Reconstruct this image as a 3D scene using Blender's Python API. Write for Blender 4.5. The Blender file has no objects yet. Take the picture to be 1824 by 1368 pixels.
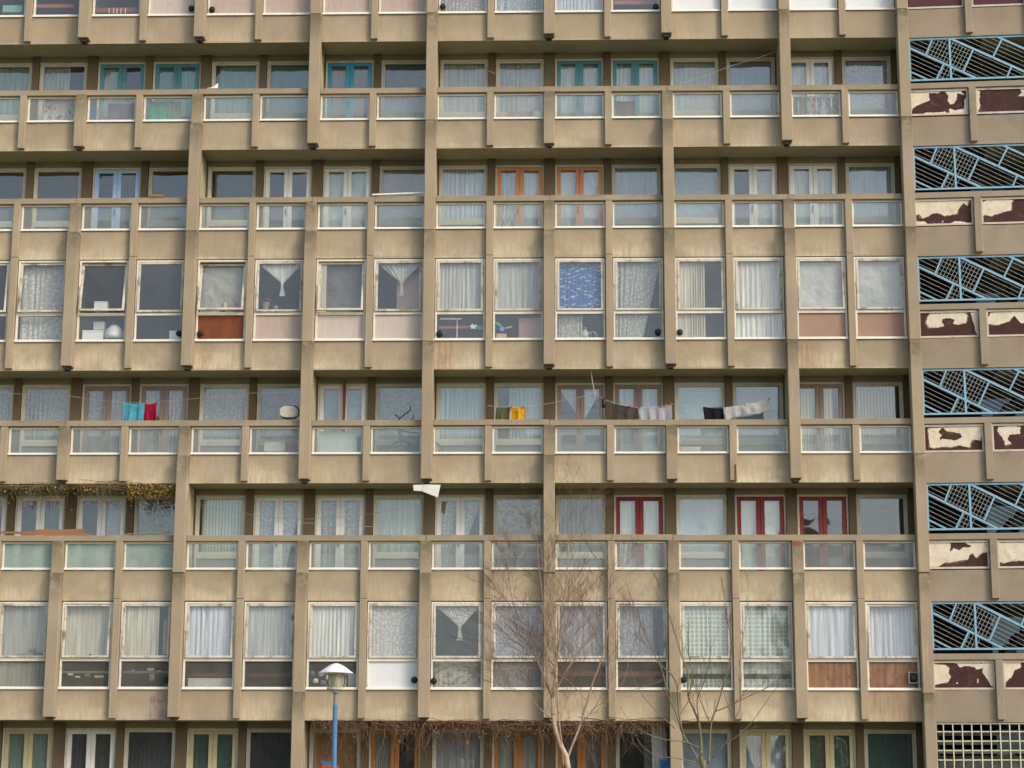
import bpy, bmesh, math, random
from mathutils import Vector, Matrix
random.seed(7)
S = bpy.context.scene
COL = S.collection
R_ = math.radians
PI = math.pi
# ------------------------------------------------------------------ camera
ZC = 1.6                                   # eye height over the courtyard
F_PX, PITCH, YAW, ROLL = 3700.0, 0.2185, 0.0313, -0.0037
CAM = Vector((13.2072, -46.8564, ZC))
RM = (Matrix.Rotation(YAW, 3, 'Z') @ Matrix.Rotation(PITCH, 3, 'X') @ Matrix.Rotation(ROLL, 3, 'Y'))
cd = bpy.data.cameras.new('camera'); cam = bpy.data.objects.new('camera', cd); COL.objects.link(cam)
cd.sensor_width = 36.0; cd.lens = F_PX/1824*36; cd.clip_end = 6000; cd.clip_start = 0.1
m3 = RM @ Matrix(((1,0,0),(0,0,-1),(0,1,0)))
cam.matrix_world = Matrix.Translation(CAM) @ m3.to_4x4()
S.camera = cam
def at(px, py, Y):
    """pixel of the measured photograph -> point on the vertical plane y = Y"""
    d = RM @ Vector(((px-912)/F_PX, 1.0, -(py-684)/F_PX))
    t = (Y-CAM.y)/d.y
    return CAM + d*t
# ------------------------------------------------------------------ light
SUN_EL, SUN_AZ = R_(33), R_(-50)            # azimuth from -Y (towards +X)
w = bpy.data.worlds.new('World'); S.world = w; w.use_nodes = True
nt = w.node_tree; bg = nt.nodes['Background']
sky = nt.nodes.new('ShaderNodeTexSky'); sky.sky_type = 'NISHITA'; sky.sun_disc = False
sky.sun_elevation = SUN_EL; sky.dust_density = 2.5; sky.air_density = 1.0; sky.ozone_density = 1.0
sd = Vector((math.cos(SUN_EL)*math.sin(-SUN_AZ), -math.cos(SUN_EL)*math.cos(SUN_AZ), math.sin(SUN_EL)))
sky.sun_rotation = math.atan2(sd.x, sd.y)
hs = nt.nodes.new('ShaderNodeHueSaturation'); hs.inputs['Saturation'].default_value = .72
nt.links.new(sky.outputs[0], hs.inputs['Color']); nt.links.new(hs.outputs[0], bg.inputs[0]); bg.inputs[1].default_value = 0.15
ld = bpy.data.lights.new('sun', 'SUN'); sun = bpy.data.objects.new('sun', ld); COL.objects.link(sun)
ld.energy = 1.0; ld.angle = R_(14); ld.color = (1.0, 0.90, 0.74)
sun.rotation_euler = (-sd).to_track_quat('-Z', 'Y').to_euler(); sun.location = (0, -30, 40)
S.view_settings.view_transform = 'Standard'; S.view_settings.look = 'None'
S.view_settings.exposure = 0.70; S.view_settings.gamma = 1.0
S.render.engine = 'CYCLES'
S.cycles.max_bounces = 8; S.cycles.transparent_max_bounces = 16

# ------------------------------------------------------------------ materials
class NT:
    def __init__(s, name):
        s.m = bpy.data.materials.new(name); s.m.use_nodes = True; s.t = s.m.node_tree; s.n = s.t.nodes
        s.p = s.n['Principled BSDF']; s.out = s.n['Material Output']; s._c = None
    def new(s, t, **k):
        n = s.n.new('ShaderNode'+t)
        for a, b in k.items(): setattr(n, a, b)
        return n
    def l(s, a, b): s.t.links.new(a, b)
    def co(s, which='Object'):
        if not s._c: s._c = s.new('TexCoord')
        return s._c.outputs[which]
    def pos(s): return s.new('NewGeometry').outputs['Position']
    def noise(s, vec, scale=1, detail=4, rough=.55, sc=(1,1,1), loc=(0,0,0)):
        mp = s.new('Mapping'); mp.inputs['Scale'].default_value = sc; mp.inputs['Location'].default_value = loc
        s.l(vec, mp.inputs[0]); n = s.new('TexNoise'); n.inputs['Scale'].default_value = scale
        n.inputs['Detail'].default_value = detail; n.inputs['Roughness'].default_value = rough
        s.l(mp.outputs[0], n.inputs['Vector']); return n.outputs['Fac']
    def ramp(s, fac, a, b, lo=0., hi=1.):
        n = s.new('MapRange'); n.clamp = True
        n.inputs[1].default_value = a; n.inputs[2].default_value = b
        n.inputs[3].default_value = lo; n.inputs[4].default_value = hi
        s.l(fac, n.inputs[0]); return n.outputs[0]
    def math(s, op, a, b=None):
        n = s.new('Math', operation=op)
        for i, v in enumerate((a, b)):
            if v is None: continue
            if isinstance(v, (int, float)): n.inputs[i].default_value = v
            else: s.l(v, n.inputs[i])
        return n.outputs[0]
    def mix(s, fac, a, b, mode='MIX'):
        n = s.new('Mix', data_type='RGBA', blend_type=mode)
        if isinstance(fac, (int, float)): n.inputs[0].default_value = fac
        else: s.l(fac, n.inputs[0])
        for i, v in ((6, a), (7, b)):
            if isinstance(v, tuple): n.inputs[i].default_value = v[:3]+(1,)
            else: s.l(v, n.inputs[i])
        return n.outputs[2]
    def sep(s, v):
        n = s.new('SeparateXYZ'); s.l(v, n.inputs[0]); return n.outputs
    def bump(s, h, st=.3, dist=.01):
        b = s.new('Bump'); b.inputs['Strength'].default_value = st; b.inputs['Distance'].default_value = dist
        s.l(h, b.inputs['Height']); s.l(b.outputs[0], s.p.inputs['Normal'])
    def done(s, col=None, rough=.8, spec=.3):
        if col is not None:
            if isinstance(col, tuple): s.p.inputs['Base Color'].default_value = col[:3]+(1,)
            else: s.l(col, s.p.inputs['Base Color'])
        s.p.inputs['Roughness'].default_value = rough; s.p.inputs['Specular IOR Level'].default_value = spec
        return s.m
def concrete(name, base, pale, dark, pale_amt=.6, streak=.5, top=None, drip_h=.69, rust=None):
    """cast concrete: z of the object's own origin is the foot of the piece (or its head when top is set)"""
    k = NT(name); P = k.pos(); o = k.sep(k.co())
    c = k.mix(k.ramp(k.noise(P, 1.1, 5), .35, .68), base, tuple(x*.80 for x in base))
    c = k.mix(k.ramp(k.noise(P, 30, 3), .3, .75, 0, .35), c, tuple(x*.72 for x in base))
    # every cast piece has its own tone
    Q0 = k.sep(P); wn = k.new('TexWhiteNoise', noise_dimensions='2D'); cb = k.new('CombineXYZ')
    k.l(k.math('FLOOR', k.math('DIVIDE', Q0[0], 1.4)), cb.inputs[0]); k.l(k.math('FLOOR', k.math('DIVIDE', k.math('ADD', Q0[2], 1.1), 2.7)), cb.inputs[1]); k.l(cb.outputs[0], wn.inputs['Vector'])
    tone = k.ramp(wn.outputs['Value'], 0, 1, 0, .30)
    c = k.mix(tone, c, tuple(x*.66 for x in base))
    # lime bloom near the foot
    if pale_amt:
        n = k.noise(P, .8, 5, .6, (1.3, 1, 1.6), (3, 0, 8))
        f = k.math('MULTIPLY', k.ramp(n, .34, .56), k.ramp(o[2], .05 , drip_h*.95, 1, .12))
        n3 = k.ramp(k.noise(P, 3, 4, .6, (5, 1, .8)), .3, .62, .35, 1)
        zz = k.ramp(k.sep(P)[2], 21, 13, .4, 1)
        xx = k.ramp(k.sep(P)[0], 19.5, 21.3, 1, .2)
        f = k.math('MULTIPLY', f, k.ramp(wn.outputs['Value'], .1, .9, 1.1, .5))
        f = k.math('MULTIPLY', k.math('MULTIPLY', f, xx), k.math('MULTIPLY', k.math('MULTIPLY', n3, zz), pale_amt))
        c = k.mix(f, c, pale)
    # run-off streaks under the sill
    s1 = k.ramp(k.noise(P, 1, 5, .7, (13, 1, .9)), .50, .74)
    s2 = k.ramp(k.noise(P, .9, 3, .5), .48, .64)
    f = k.math('MULTIPLY', k.math('MULTIPLY', s1, s2), k.ramp(o[2], 0, drip_h, .5, 1))
    c = k.mix(k.math('MULTIPLY', f, streak), c, dark)
    s3 = k.math('MULTIPLY', k.ramp(k.noise(P, 1, 3, .6, (22, 1, 1.1), (5, 0, 1)), .60, .72), k.ramp(k.noise(P, .5, 2, .5, (1,1,1), (9,9,9)), .5, .62))
    c = k.mix(k.math('MULTIPLY', s3, .35), c, pale)
    s4 = k.math('MULTIPLY', k.ramp(k.noise(P, 1, 4, .7, (34, 1, 1.6), (2, 0, 6)), .60, .70), k.ramp(k.noise(P, 1.3, 3, .5, (1,1,.6), (6,2,1)), .47, .58))
    c = k.mix(k.math('MULTIPLY', k.math('MULTIPLY', s4, k.ramp(o[2], drip_h*.15, drip_h*.9, .1, 1)), .65*(1 if streak > .45 else .4)), c, tuple(x*.75 for x in dark))
    # soft grime patches against the head of the panel
    g = k.math('MULTIPLY', k.ramp(k.noise(P, 1.6, 5, .65, (1,1,1), (1,7,2)), .46, .7), k.ramp(o[2], drip_h*.25, drip_h, 0, .55))
    c = k.mix(g, c, dark)
    if rust:
        for (ax, bx, az, bz) in rust:
            Q = k.sep(P); w1 = k.math('MULTIPLY', k.ramp(Q[0], ax, ax+.15), k.ramp(Q[0], bx-.15, bx, 1, 0))
            w2 = k.math('MULTIPLY', k.ramp(Q[2], az-.05, az), k.ramp(Q[2], bz, bz+.02, 1, 0))
            w3 = k.ramp(k.noise(P, 1, 4, .65, (14, 1, 1.3), (7,0,2)), .42, .62)
            c = k.mix(k.math('MULTIPLY', k.math('MULTIPLY', w1, w2), k.math('MULTIPLY', w3, .6)), c, (.30, .145, .075))
    if top:
        f = k.math('MULTIPLY', k.ramp(o[2], -top, -.02, 0, 1), k.ramp(k.noise(P, 5, 5, .65), .28, .52))
        c = k.mix(k.math('MULTIPLY', f, .85), c, (.115, .10, .062))
    k.bump(k.noise(P, 45, 4), .25, .006)
    return k.done(c, .9, .2)
CB = (.385, .307, .209); CPALE = (.63, .54, .37); CDK = (.21, .165, .11)
M = {}
M['spandrel'] = concrete('spandrel_concrete', CB, CPALE, CDK, .85, .6, rust=((9.9,10.45,12.36,13.05),(11,11.2,12.36,13.05),(19.6,21,4.3,5.0),(4.4,4.75,12.4,13.0),(18.2,18.9,12.4,13)))
M['pier'] = concrete('pier_concrete', (.378,.302,.208), CPALE, CDK, 0, .35, top=.75, drip_h=3)
M['mullion'] = concrete('mullion_concrete', (.378,.302,.208), CPALE, CDK, 0, .35, drip_h=2)
M['coping'] = concrete('coping_concrete', (.355,.288,.196), CPALE, (.13,.10,.065), .0, .7, drip_h=.135)
M['tower'] = concrete('tower_concrete', (.345,.283,.205), (.48,.36,.26), (.16,.125,.085), .3, .4)
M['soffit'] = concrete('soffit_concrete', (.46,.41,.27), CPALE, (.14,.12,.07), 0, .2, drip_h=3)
def simple(name, col, var=.15, rough=.7, nscale=8, sc=(1,1,1), spec=.3, dirt=None, dth=(.55,.75)):
    k = NT(name); P = k.pos()
    c = k.mix(k.ramp(k.noise(P, nscale, 4, .6, sc), .3, .7), col, tuple(x*(1-var) for x in col))
    if dirt: c = k.mix(k.ramp(k.noise(P, 3, 6, .7, (1,1,1), (4,4,4)), dth[0], dth[1]), c, dirt)
    return k.done(c, rough, spec)
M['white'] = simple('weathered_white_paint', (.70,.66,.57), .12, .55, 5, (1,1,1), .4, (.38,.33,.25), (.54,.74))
M['sashwhite'] = simple('grimy_sash_paint', (.60,.56,.47), .2, .6, 4, (1,1,1), .3, (.22,.18,.12), (.50,.66))
M['sill'] = simple('white_sill_paint', (.80,.77,.69), .08, .55, 5, (1,1,1), .4, (.42,.35,.24), (.62,.74))
M['recess_white'] = simple('sheltered_cream_paint', (.56,.52,.41), .12, .6, 5, (1,1,1), .3, (.34,.30,.21))  # frame white toned down: shade of the recess put into the colour
M['brownpaint'] = simple('brown_timber_paint', (.125,.090,.046), .35, .7, 2, (1,1,.3))
M['header'] = simple('header_board', (.25,.215,.135), .2, .7, 3)
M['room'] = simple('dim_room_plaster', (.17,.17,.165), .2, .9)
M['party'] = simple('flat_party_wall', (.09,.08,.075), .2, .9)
M['dark_room'] = simple('sooty_stairwell_plaster', (.05,.052,.055), .2, .9)  # near-black colour stands in for the shade inside the stairwell
M['iron'] = simple('dark_rusty_iron', (.045,.035,.03), .4, .7)  # door handles, and the painted shade of the pier undercuts
M['plastic_black'] = simple('black_vent_plastic', (.018,.018,.02), .2, .45)
def flat(name, col, var=.12, rough=.6, **k):
    if name not in M: M[name] = simple(name, col, var, rough, **k)
    return M[name]
def glass(name, tint, refl, dirt, dcol=(.5,.5,.46), rough=.02):
    k = NT(name); k.n.remove(k.p); P = k.pos()
    tr = k.new('BsdfTransparent'); tr.inputs[0].default_value = tint+(1,)
    gl = k.new('BsdfGlossy'); gl.inputs['Roughness'].default_value = rough; gl.inputs[0].default_value = (.93,.97,1,1)
    df = k.new('BsdfDiffuse')
    c = k.mix(k.ramp(k.noise(P, 1.2, 3), .35, .65), dcol, tuple(x*.8 for x in dcol)); k.l(c, df.inputs[0])
    b = k.new('Bump'); b.inputs['Strength'].default_value = .22; b.inputs['Distance'].default_value = .03
    k.l(k.noise(P, 1.7, 1), b.inputs['Height']); k.l(b.outputs[0], gl.inputs['Normal'])
    lw = k.new('LayerWeight'); lw.inputs[0].default_value = .5
    f = k.math('ADD', k.math('MULTIPLY', k.math('POWER', lw.outputs['Facing'], 4), .6), refl)
    m1 = k.new('MixShader'); k.l(f, m1.inputs[0]); k.l(tr.outputs[0], m1.inputs[1]); k.l(gl.outputs[0], m1.inputs[2])
    m2 = k.new('MixShader')
    d = k.math('MULTIPLY', k.ramp(k.noise(P, 2.2, 6, .7, (1,1,1), (2,5,1)), .25, .75, .7, 1.25), dirt); k.l(d, m2.inputs[0])  # diffuse film: dirt, also reflection haze painted on the window panes
    k.l(m1.outputs[0], m2.inputs[1]); k.l(df.outputs[0], m2.inputs[2]); k.l(m2.outputs[0], k.out.inputs[0])
    return k.m
M['pane'] = glass('window_glass', (.98,.99,.985), .05, .045, (.42,.43,.40))
M['pane_low'] = glass('dusty_lower_glass', (.97,.98,.97), .05, .11, (.42,.42,.37), .05)  # dust film thickened: hazy grey reflection put into the colour
M['pane_in'] = glass('sheltered_glass', (.96,.985,.975), .075, .03)
M['parapet_glass'] = glass('cloudy_wired_glass', (.95,.975,.965), .05, .22, (.36,.39,.37), .12)
M['parapet_green'] = glass('green_screened_glass', (.8,.9,.88), .05, .6, (.38,.47,.42), .2)
def fabric(col, kind):
    nm = '%s_cloth_%d_%d_%d' % ((kind,)+tuple(int(c*100) for c in col))
    if nm in M: return M[nm]
    k = NT(nm); P = k.pos(); O = k.co()
    dk = tuple(x*.62 for x in col)
    if kind == 'lace':
        v = k.new('TexVoronoi'); v.inputs['Scale'].default_value = 16; k.l(P, v.inputs[0])
        c = k.mix(k.ramp(v.outputs['Distance'], .15, .55), tuple(min(1,x*1.12) for x in col), dk)
        c = k.mix(k.ramp(k.noise(P, 1, 4, .7, (20, 1, 1.2)), .35, .65, 0, .7), c, tuple(x*.55 for x in col))
    elif kind == 'hex':
        v = k.new('TexVoronoi', feature='DISTANCE_TO_EDGE'); v.inputs['Scale'].default_value = 10; v.inputs['Randomness'].default_value = .15; k.l(P, v.inputs[0])
        c = k.mix(k.ramp(v.outputs['Distance'], .04, .2), tuple(min(1,x*1.15) for x in col), tuple(x*.7 for x in col))
    elif kind == 'cloud':
        v = k.noise(P, 8, 2, .5, (1, 1, 2.6)); c = k.mix(k.ramp(v, .56, .64), col, (.36,.44,.46))
    elif kind == 'flower':
        v = k.noise(P, 9, 2, .5); c = k.mix(k.ramp(v, .56, .64), col, (.5,.12,.2))
    elif kind == 'leafy':
        v = k.noise(P, 8, 2, .5, (1,1,1.6)); c = k.mix(k.ramp(v, .52, .58), col, tuple(x*.55 for x in col))
    elif kind == 'check':
        v = k.new('TexChecker'); v.inputs['Scale'].default_value = 42; k.l(P, v.inputs[0])
        c = k.mix(v.outputs['Fac'], col, (.12,.12,.14))
    elif kind == 'sheet':
        c = k.mix(k.ramp(k.noise(P, 1.6, 4, .5), .3, .7), col, tuple(x*.8 for x in col))
        k.bump(k.noise(P, 2.2, 2, .5, (1,1,1)), 1, .15)
    elif kind == 'blind':
        wv = k.new('TexWave', wave_type='BANDS', bands_direction='X'); wv.inputs['Scale'].default_value = 4.2; wv.inputs['Distortion'].default_value = .4; k.l(P, wv.inputs[0])
        c = k.mix(k.ramp(wv.outputs['Fac'], .1, .6), tuple(x*.55 for x in col), col)
    else:
        c = k.mix(k.ramp(k.noise(P, 1, 4, .65, (26, 1, .8)), .34, .66), tuple(min(1,x*1.1) for x in col), tuple(x*.58 for x in col))
    M[nm] = k.done(c, .95, .1); return M[nm]

# ------------------------------------------------------------------ mesh building
class MB:
    def __init__(s): s.v = []; s.f = []; s.smooth = False
    def box(s, x0, x1, y0, y1, z0, z1):
        if x0 > x1: x0, x1 = x1, x0
        b = len(s.v)
        s.v += [(x0,y0,z0),(x1,y0,z0),(x1,y1,z0),(x0,y1,z0),(x0,y0,z1),(x1,y0,z1),(x1,y1,z1),(x0,y1,z1)]
        s.f += [tuple(b+i for i in f) for f in ((0,3,2,1),(4,5,6,7),(0,1,5,4),(1,2,6,5),(2,3,7,6),(3,0,4,7))]
        return s
    def frame(s, x0, x1, z0, z1, y0, y1, t, tb=None, tt=None):
        tb = t if tb is None else tb; tt = t if tt is None else tt
        s.box(x0, x0+t, y0, y1, z0, z1); s.box(x1-t, x1, y0, y1, z0, z1)
        s.box(x0+t, x1-t, y0+.002, y1, z0, z0+tb); s.box(x0+t, x1-t, y0+.002, y1, z1-tt, z1)
        return s
    def tube(s, pts, rad, n=6, cap=True):
        pts = [Vector(p) for p in pts]; rings = []
        up = Vector((0.13, .9, .2)); m = len(pts)
        for i, p in enumerate(pts):
            d = (pts[min(i+1, m-1)]-pts[max(i-1, 0)])
            if d.length < 1e-9: d = Vector((0,0,1))
            d.normalize(); a = d.cross(up)
            if a.length < .05: a = d.cross(Vector((1,0,0)))
            a.normalize(); c = d.cross(a); r = rad[i] if isinstance(rad, (list, tuple)) else rad
            b = len(s.v)
            for k in range(n):
                t = 2*PI*k/n; s.v.append(tuple(p+a*(r*math.cos(t))+c*(r*math.sin(t))))
            rings.append(b)
        for i in range(m-1):
            for k in range(n):
                k2 = (k+1) % n; s.f.append((rings[i]+k, rings[i]+k2, rings[i+1]+k2, rings[i+1]+k))
        if cap: s.f.append(tuple(rings[0]+k for k in range(n))[::-1]); s.f.append(tuple(rings[-1]+k for k in range(n)))
        return s
    def lathe(s, c, prof, n=24):
        c = Vector(c); b0 = len(s.v)
        for (r, z) in prof:
            for k in range(n):
                t = 2*PI*k/n; s.v.append((c.x+r*math.cos(t), c.y+r*math.sin(t), c.z+z))
        for i in range(len(prof)-1):
            for k in range(n):
                k2 = (k+1) % n; a = b0+i*n; s.f.append((a+k, a+k2, a+n+k2, a+n+k))
        return s
    def prism(s, poly, y0, y1):
        """poly in (x, z), pushed from y0 to y1; the ngons are triangulated on build"""
        b = len(s.v); n = len(poly)
        s.v += [(x, y0, z) for x, z in poly]+[(x, y1, z) for x, z in poly]
        s.f.append(tuple(range(b, b+n))); s.f.append(tuple(range(b+2*n-1, b+n-1, -1)))
        for i in range(n):
            j = (i+1) % n; s.f.append((b+j, b+i, b+n+i, b+n+j))
        return s
    def build(s, name, mat, parent=None, org=(0,0,0), rz=0.0, bevel=0, smooth=False, local=False):
        me = bpy.data.meshes.new(name); o = Vector(org)
        vs = s.v if local else [(x-o.x, y-o.y, z-o.z) for x, y, z in s.v]
        me.from_pydata(vs, [], s.f)
        bm = bmesh.new(); bm.from_mesh(me)
        bmesh.ops.recalc_face_normals(bm, faces=bm.faces)
        big = [f for f in bm.faces if len(f.verts) > 8]
        if big: bmesh.ops.triangulate(bm, faces=big)
        if bevel: bmesh.ops.bevel(bm, geom=bm.edges[:], offset=bevel, segments=1, affect='EDGES', clamp_overlap=True)
        if smooth:
            for f in bm.faces: f.smooth = True
        bm.to_mesh(me); bm.free()
        me.materials.append(mat); ob = bpy.data.objects.new(name, me); COL.objects.link(ob)
        ob.parent = parent; ob.location = o; ob.rotation_euler = (0, 0, rz); return ob
def tag(o, label=None, cat=None, group=None, kind=None):
    for k, v in (('label', label), ('category', cat), ('group', group), ('kind', kind)):
        if v: o[k] = v
    return o
def empty(name, loc, label, cat, group=None):
    o = bpy.data.objects.new(name, None); COL.objects.link(o); o.location = loc
    return tag(o, label, cat, group)

# ------------------------------------------------------------------ ground
gm = NT('courtyard_grass'); P = gm.pos()
gm.done(gm.mix(gm.ramp(gm.noise(P, .6, 6), .35, .65), (.15,.16,.08), (.24,.21,.14)), .95)
g = MB(); g.v = [(-1500,-1500,0),(1500,-1500,0),(1500,1500,0),(-1500,1500,0)]; g.f = [(0,1,2,3)]
tag(g.build('ground', gm.m), kind='structure')
g = MB().box(-12, 40, -4.2, -1.4, -.05, .03)
tag(g.build('pavement', simple('paving_grey', (.22,.2,.17), .25, .9, 2)), kind='structure')

# ------------------------------------------------------------------ unseen blocks added across the courtyard to be mirrored in the panes
def far_block(x0, x1, h, gable, col, label):
    o = bpy.data.objects.new('terrace_block', None); COL.objects.link(o); o.location = (x0, -130, 0)
    tag(o, label, 'building')
    def q(m, n, mat): ob = m.build(n, mat, None, (x0, -130, 0)); ob.parent = o; ob.location = (0,0,0); return ob
    m = MB(); m.box(x0, x1, -140, -130, 0, h); q(m, 'wall', flat('far_brick_%d' % int(col[0]*100), col, .2))
    if gable:
        m = MB(); m.v = [(x0-.4,-129.6,h+.01),(x1+.4,-129.6,h+.01),(x1+.4,-140.4,h+.01),(x0-.4,-140.4,h+.01),(x0-.4,-135,h+gable),(x1+.4,-135,h+gable)]
        m.f = [(0,1,5,4),(2,3,4,5),(0,4,3),(1,2,5),(0,3,2,1)]; q(m, 'roof', flat('far_slate', (.06,.06,.065)))
    z = 2
    while z < h-2:
        x = x0+1.5
        while x < x1-2: q(MB().box(x, x+1.4, -130, -129.95, z, z+1.3), 'window', flat('far_window', (.05,.06,.07))); x += 3.4
        z += 3
far_block(-45, 28, 17, 2.5, (.20,.15,.11), 'long brown block across the courtyard, out of the picture')
far_block(31, 35.2, 27.5, 0, (.45,.17,.07), 'narrow orange brick block across the courtyard, out of the picture')
far_block(36.5, 52, 23.5, 3.5, (.10,.09,.08), 'dark slate-roofed block across the courtyard, out of the picture')

# ------------------------------------------------------------------ building grid
A = 1.4
LZ = {'T':23.15, 'A':20.456, 'B':17.745, 'C':15.046, 'D':12.36, 'E':9.693, 'F':6.994, 'G':4.312, 'Z':1.62}
ORDER = 'TABCDEFGZ'
FLUSH = 'TCF'
CROSS = {'A':(5,7,13,15), 'B':(3,7,11,15), 'D':(5,7,13,15), 'E':(3,9,15), 'G':(5,11,15)}
J0, J1 = -3, 15
HW = lambda j: .128 if j % 2 else .082
XL, XR = J0*A, 15*A
YB = .82                                        # face of the columns at the back of the balconies
bld = empty('apartment_building', (XR/2, 2.5, 0), 'long concrete apartment block with projecting fins, recessed balconies and white windows', 'building')
BO = Vector(bld.location)
def part(mb, name, mat, parent=bld, org=None, **k):
    """mb is in world coordinates; the object is placed relative to its parent"""
    org = Vector(org) if org is not None else Vector(mb.v[0])
    o = mb.build(name, mat, None, org, **k)
    o.parent = parent; o.location = org - WO[parent.name]
    WO[o.name] = org
    return o
WO = {bld.name: BO}
def crosses(l, j): return l in FLUSH or j in CROSS.get(l, ())
# spandrels, slabs, walls behind
for idx, l in enumerate(ORDER):
    z = LZ[l]
    if l != 'T' or True:
        part(MB().box(XL, XR, 0, .12, z, z+.69), 'spandrel', M['spandrel'], org=(XL, 0, z))
    part(MB().box(XL, XR, .122, 5.2, z+.012, z+.30), 'floor_slab', M['soffit'], org=(XL, .122, z))
for l in ORDER[:-1]:
    z = LZ[l]; zb = LZ[ORDER[ORDER.index(l)+1]]+.302
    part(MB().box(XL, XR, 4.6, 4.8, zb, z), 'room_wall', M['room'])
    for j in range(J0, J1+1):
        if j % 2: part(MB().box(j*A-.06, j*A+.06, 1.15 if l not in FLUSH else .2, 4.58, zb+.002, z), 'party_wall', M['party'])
part(MB().box(XL, XR, .05, .3, 0, 1.60), 'basement_wall', M['tower'])
part(MB().box(XL-.2, XR+8, .3, 9, LZ['T']+.70, LZ['T']+.95), 'roof', M['soffit'])
part(MB().box(XL-.25, XL-.01, .0, 9, 0, LZ['T']+.69), 'end_wall', M['tower'])
# copings
for l in ORDER[:-1]:
    if l in FLUSH: continue
    z = LZ[l]
    cuts = [J0-.3] + sorted(CROSS[l]); 
    for a, b in zip(cuts[:-1], cuts[1:]):
        # precast lengths that meet over the wide piers
        js = [a]+[j for j in range(int(math.ceil(a+.01)), b) if j % 2 and (j//2 + ORDER.index(l)) % 2 == 0 and a < j < b]+[b]
        for p, q in zip(js[:-1], js[1:]):
            x0 = p*A+(.13 if p == a else .005); x1 = q*A-(.13 if q == b else .005)
            dz = random.uniform(-.008, .008)
            part(MB().box(x0, x1, -.10, .16, z-1.345+dz, z-1.21+dz), 'coping', M['coping'], org=(x0, -.10, z-1.345), bevel=.008)
# mullions (narrow) and piers (wide)
def bar(name, j, z0, z1, prot, mat, lip=True, hw=None):
    x = j*A; h = hw or HW(j); m = MB()
    m.box(x-h, x+h, -prot, -.001, z0, z1)
    return part(m, name, mat, org=(x, -prot, z1), bevel=.010)
for i, l in enumerate(ORDER[:-1]):
    z = LZ[l]; zn = LZ[ORDER[i+1]]; nx = ORDER[i+1]
    for j in range(J0, J1):
        if j % 2 == 0:
            if l in FLUSH: bar('mullion', j, zn+.03, z+(.6 if l == 'T' else .03), .12, M['mullion'])
            else: bar('mullion', j, zn+(.032 if nx not in FLUSH else .034), z-1.352, .12, M['mullion'])
    for j in range(J0, J1+1):
        if j % 2 == 0: continue
        x = j*A
        if crosses(l, j):
            top = z+.6; bot = zn+.606 if (crosses(nx, j) and nx != 'Z') else zn+.05
            pr = .30 if l not in ('F',) else .27
            bar('pier', j, bot, top, pr, M['pier'])
            if bot < zn+.1:
                part(MB().box(x-.06, x+.06, -pr+.06, -.004, bot-.075, bot-.002), 'bracket', M['iron'])  # dark block below the fin's foot: undercut shade put into colour
        else:
            bot = zn+.606 if (crosses(nx, j) and nx != 'Z') else zn+.05
            bar('pier', j, bot, z-1.352, .19, M['pier'])
            if bot < zn+.1:
                part(MB().box(x-.055, x+.055, -.14, -.004, bot-.06, bot-.002), 'bracket', M['iron'])  # same dark block for the shaded undercut of the shallower piers
        if l not in FLUSH and j in CROSS[l] and j < 15:
            part(MB().box(x-.10, x+.10, .165, YB-.002, zn+.302, z+.010), 'balcony_divider', M['soffit'])
    # columns at the back
    if l not in FLUSH:
        zf = zn+.302
        for j in range(J0, J1+1):
            h = .125 if j % 2 else .085
            part(MB().box(j*A-h, j*A+h, YB, YB+.20, zf, z+.010), 'column', M['brownpaint'])
        for j in range(J0, J1):
            hl = .125 if j % 2 else .085; hr = .085 if j % 2 else .125
            part(MB().box(j*A+hl+.001, (j+1)*A-hr-.001, YB+.06, YB+.18, z-.13, z+.010), 'header_board', M['header'])

# ------------------------------------------------------------------ windows
ROWN = {'T':'cut-off top row', 'A':'highest balcony row', 'B':'second-highest balcony row', 'C':'upper flush row',
        'D':'laundry balcony row', 'E':'dry-vine balcony row', 'F':'lower flush row', 'G':'bottom balcony row'}
ORDN = ['', 'first','second','third','fourth','fifth','sixth','seventh','eighth','ninth','tenth']
def where(l, i):
    if i >= 7: n = 15-i; s = '%s window from stair tower, ' % ORDN[n]
    else: n = i+(2 if l in 'TABCD' else 1); s = '%s window from left, ' % ORDN[max(1, n)]
    return s+ROWN[l]
CC = {'grey':(.40,.40,.37),'pale grey':(.50,.50,.47),'dark grey':(.17,.17,.17),'green-grey':(.25,.33,.28),'green':(.10,.27,.22),'dark green':(.05,.12,.09),
      'white':(.74,.73,.68),'bluish white':(.54,.58,.65),'blue-grey':(.28,.34,.42),'pale blue':(.43,.52,.57),'cream':(.62,.57,.45),'lilac grey':(.42,.39,.41),
      'pinkish':(.50,.38,.34),'pinkish grey':(.46,.41,.39),'dusky grey':(.36,.32,.32),'brown-red':(.25,.13,.10),'brownish':(.20,.16,.13),'blue':(.045,.12,.33),'lilac white':(.66,.66,.72),'mint white':(.50,.55,.49),'near black':(.05,.055,.06), 'tan':(.42,.2,.07)}
def cloth_grid(fn, nx, nz):
    m = MB(); t0 = []
    for a in range(nz+1):
        for b in range(nx+1): m.v.append(fn(b/nx, a/nz))
    for a in range(nz):
        for b in range(nx):
            k = a*(nx+1)+b; m.f.append((k, k+1, k+nx+2, k+nx+1))
    return m
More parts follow.
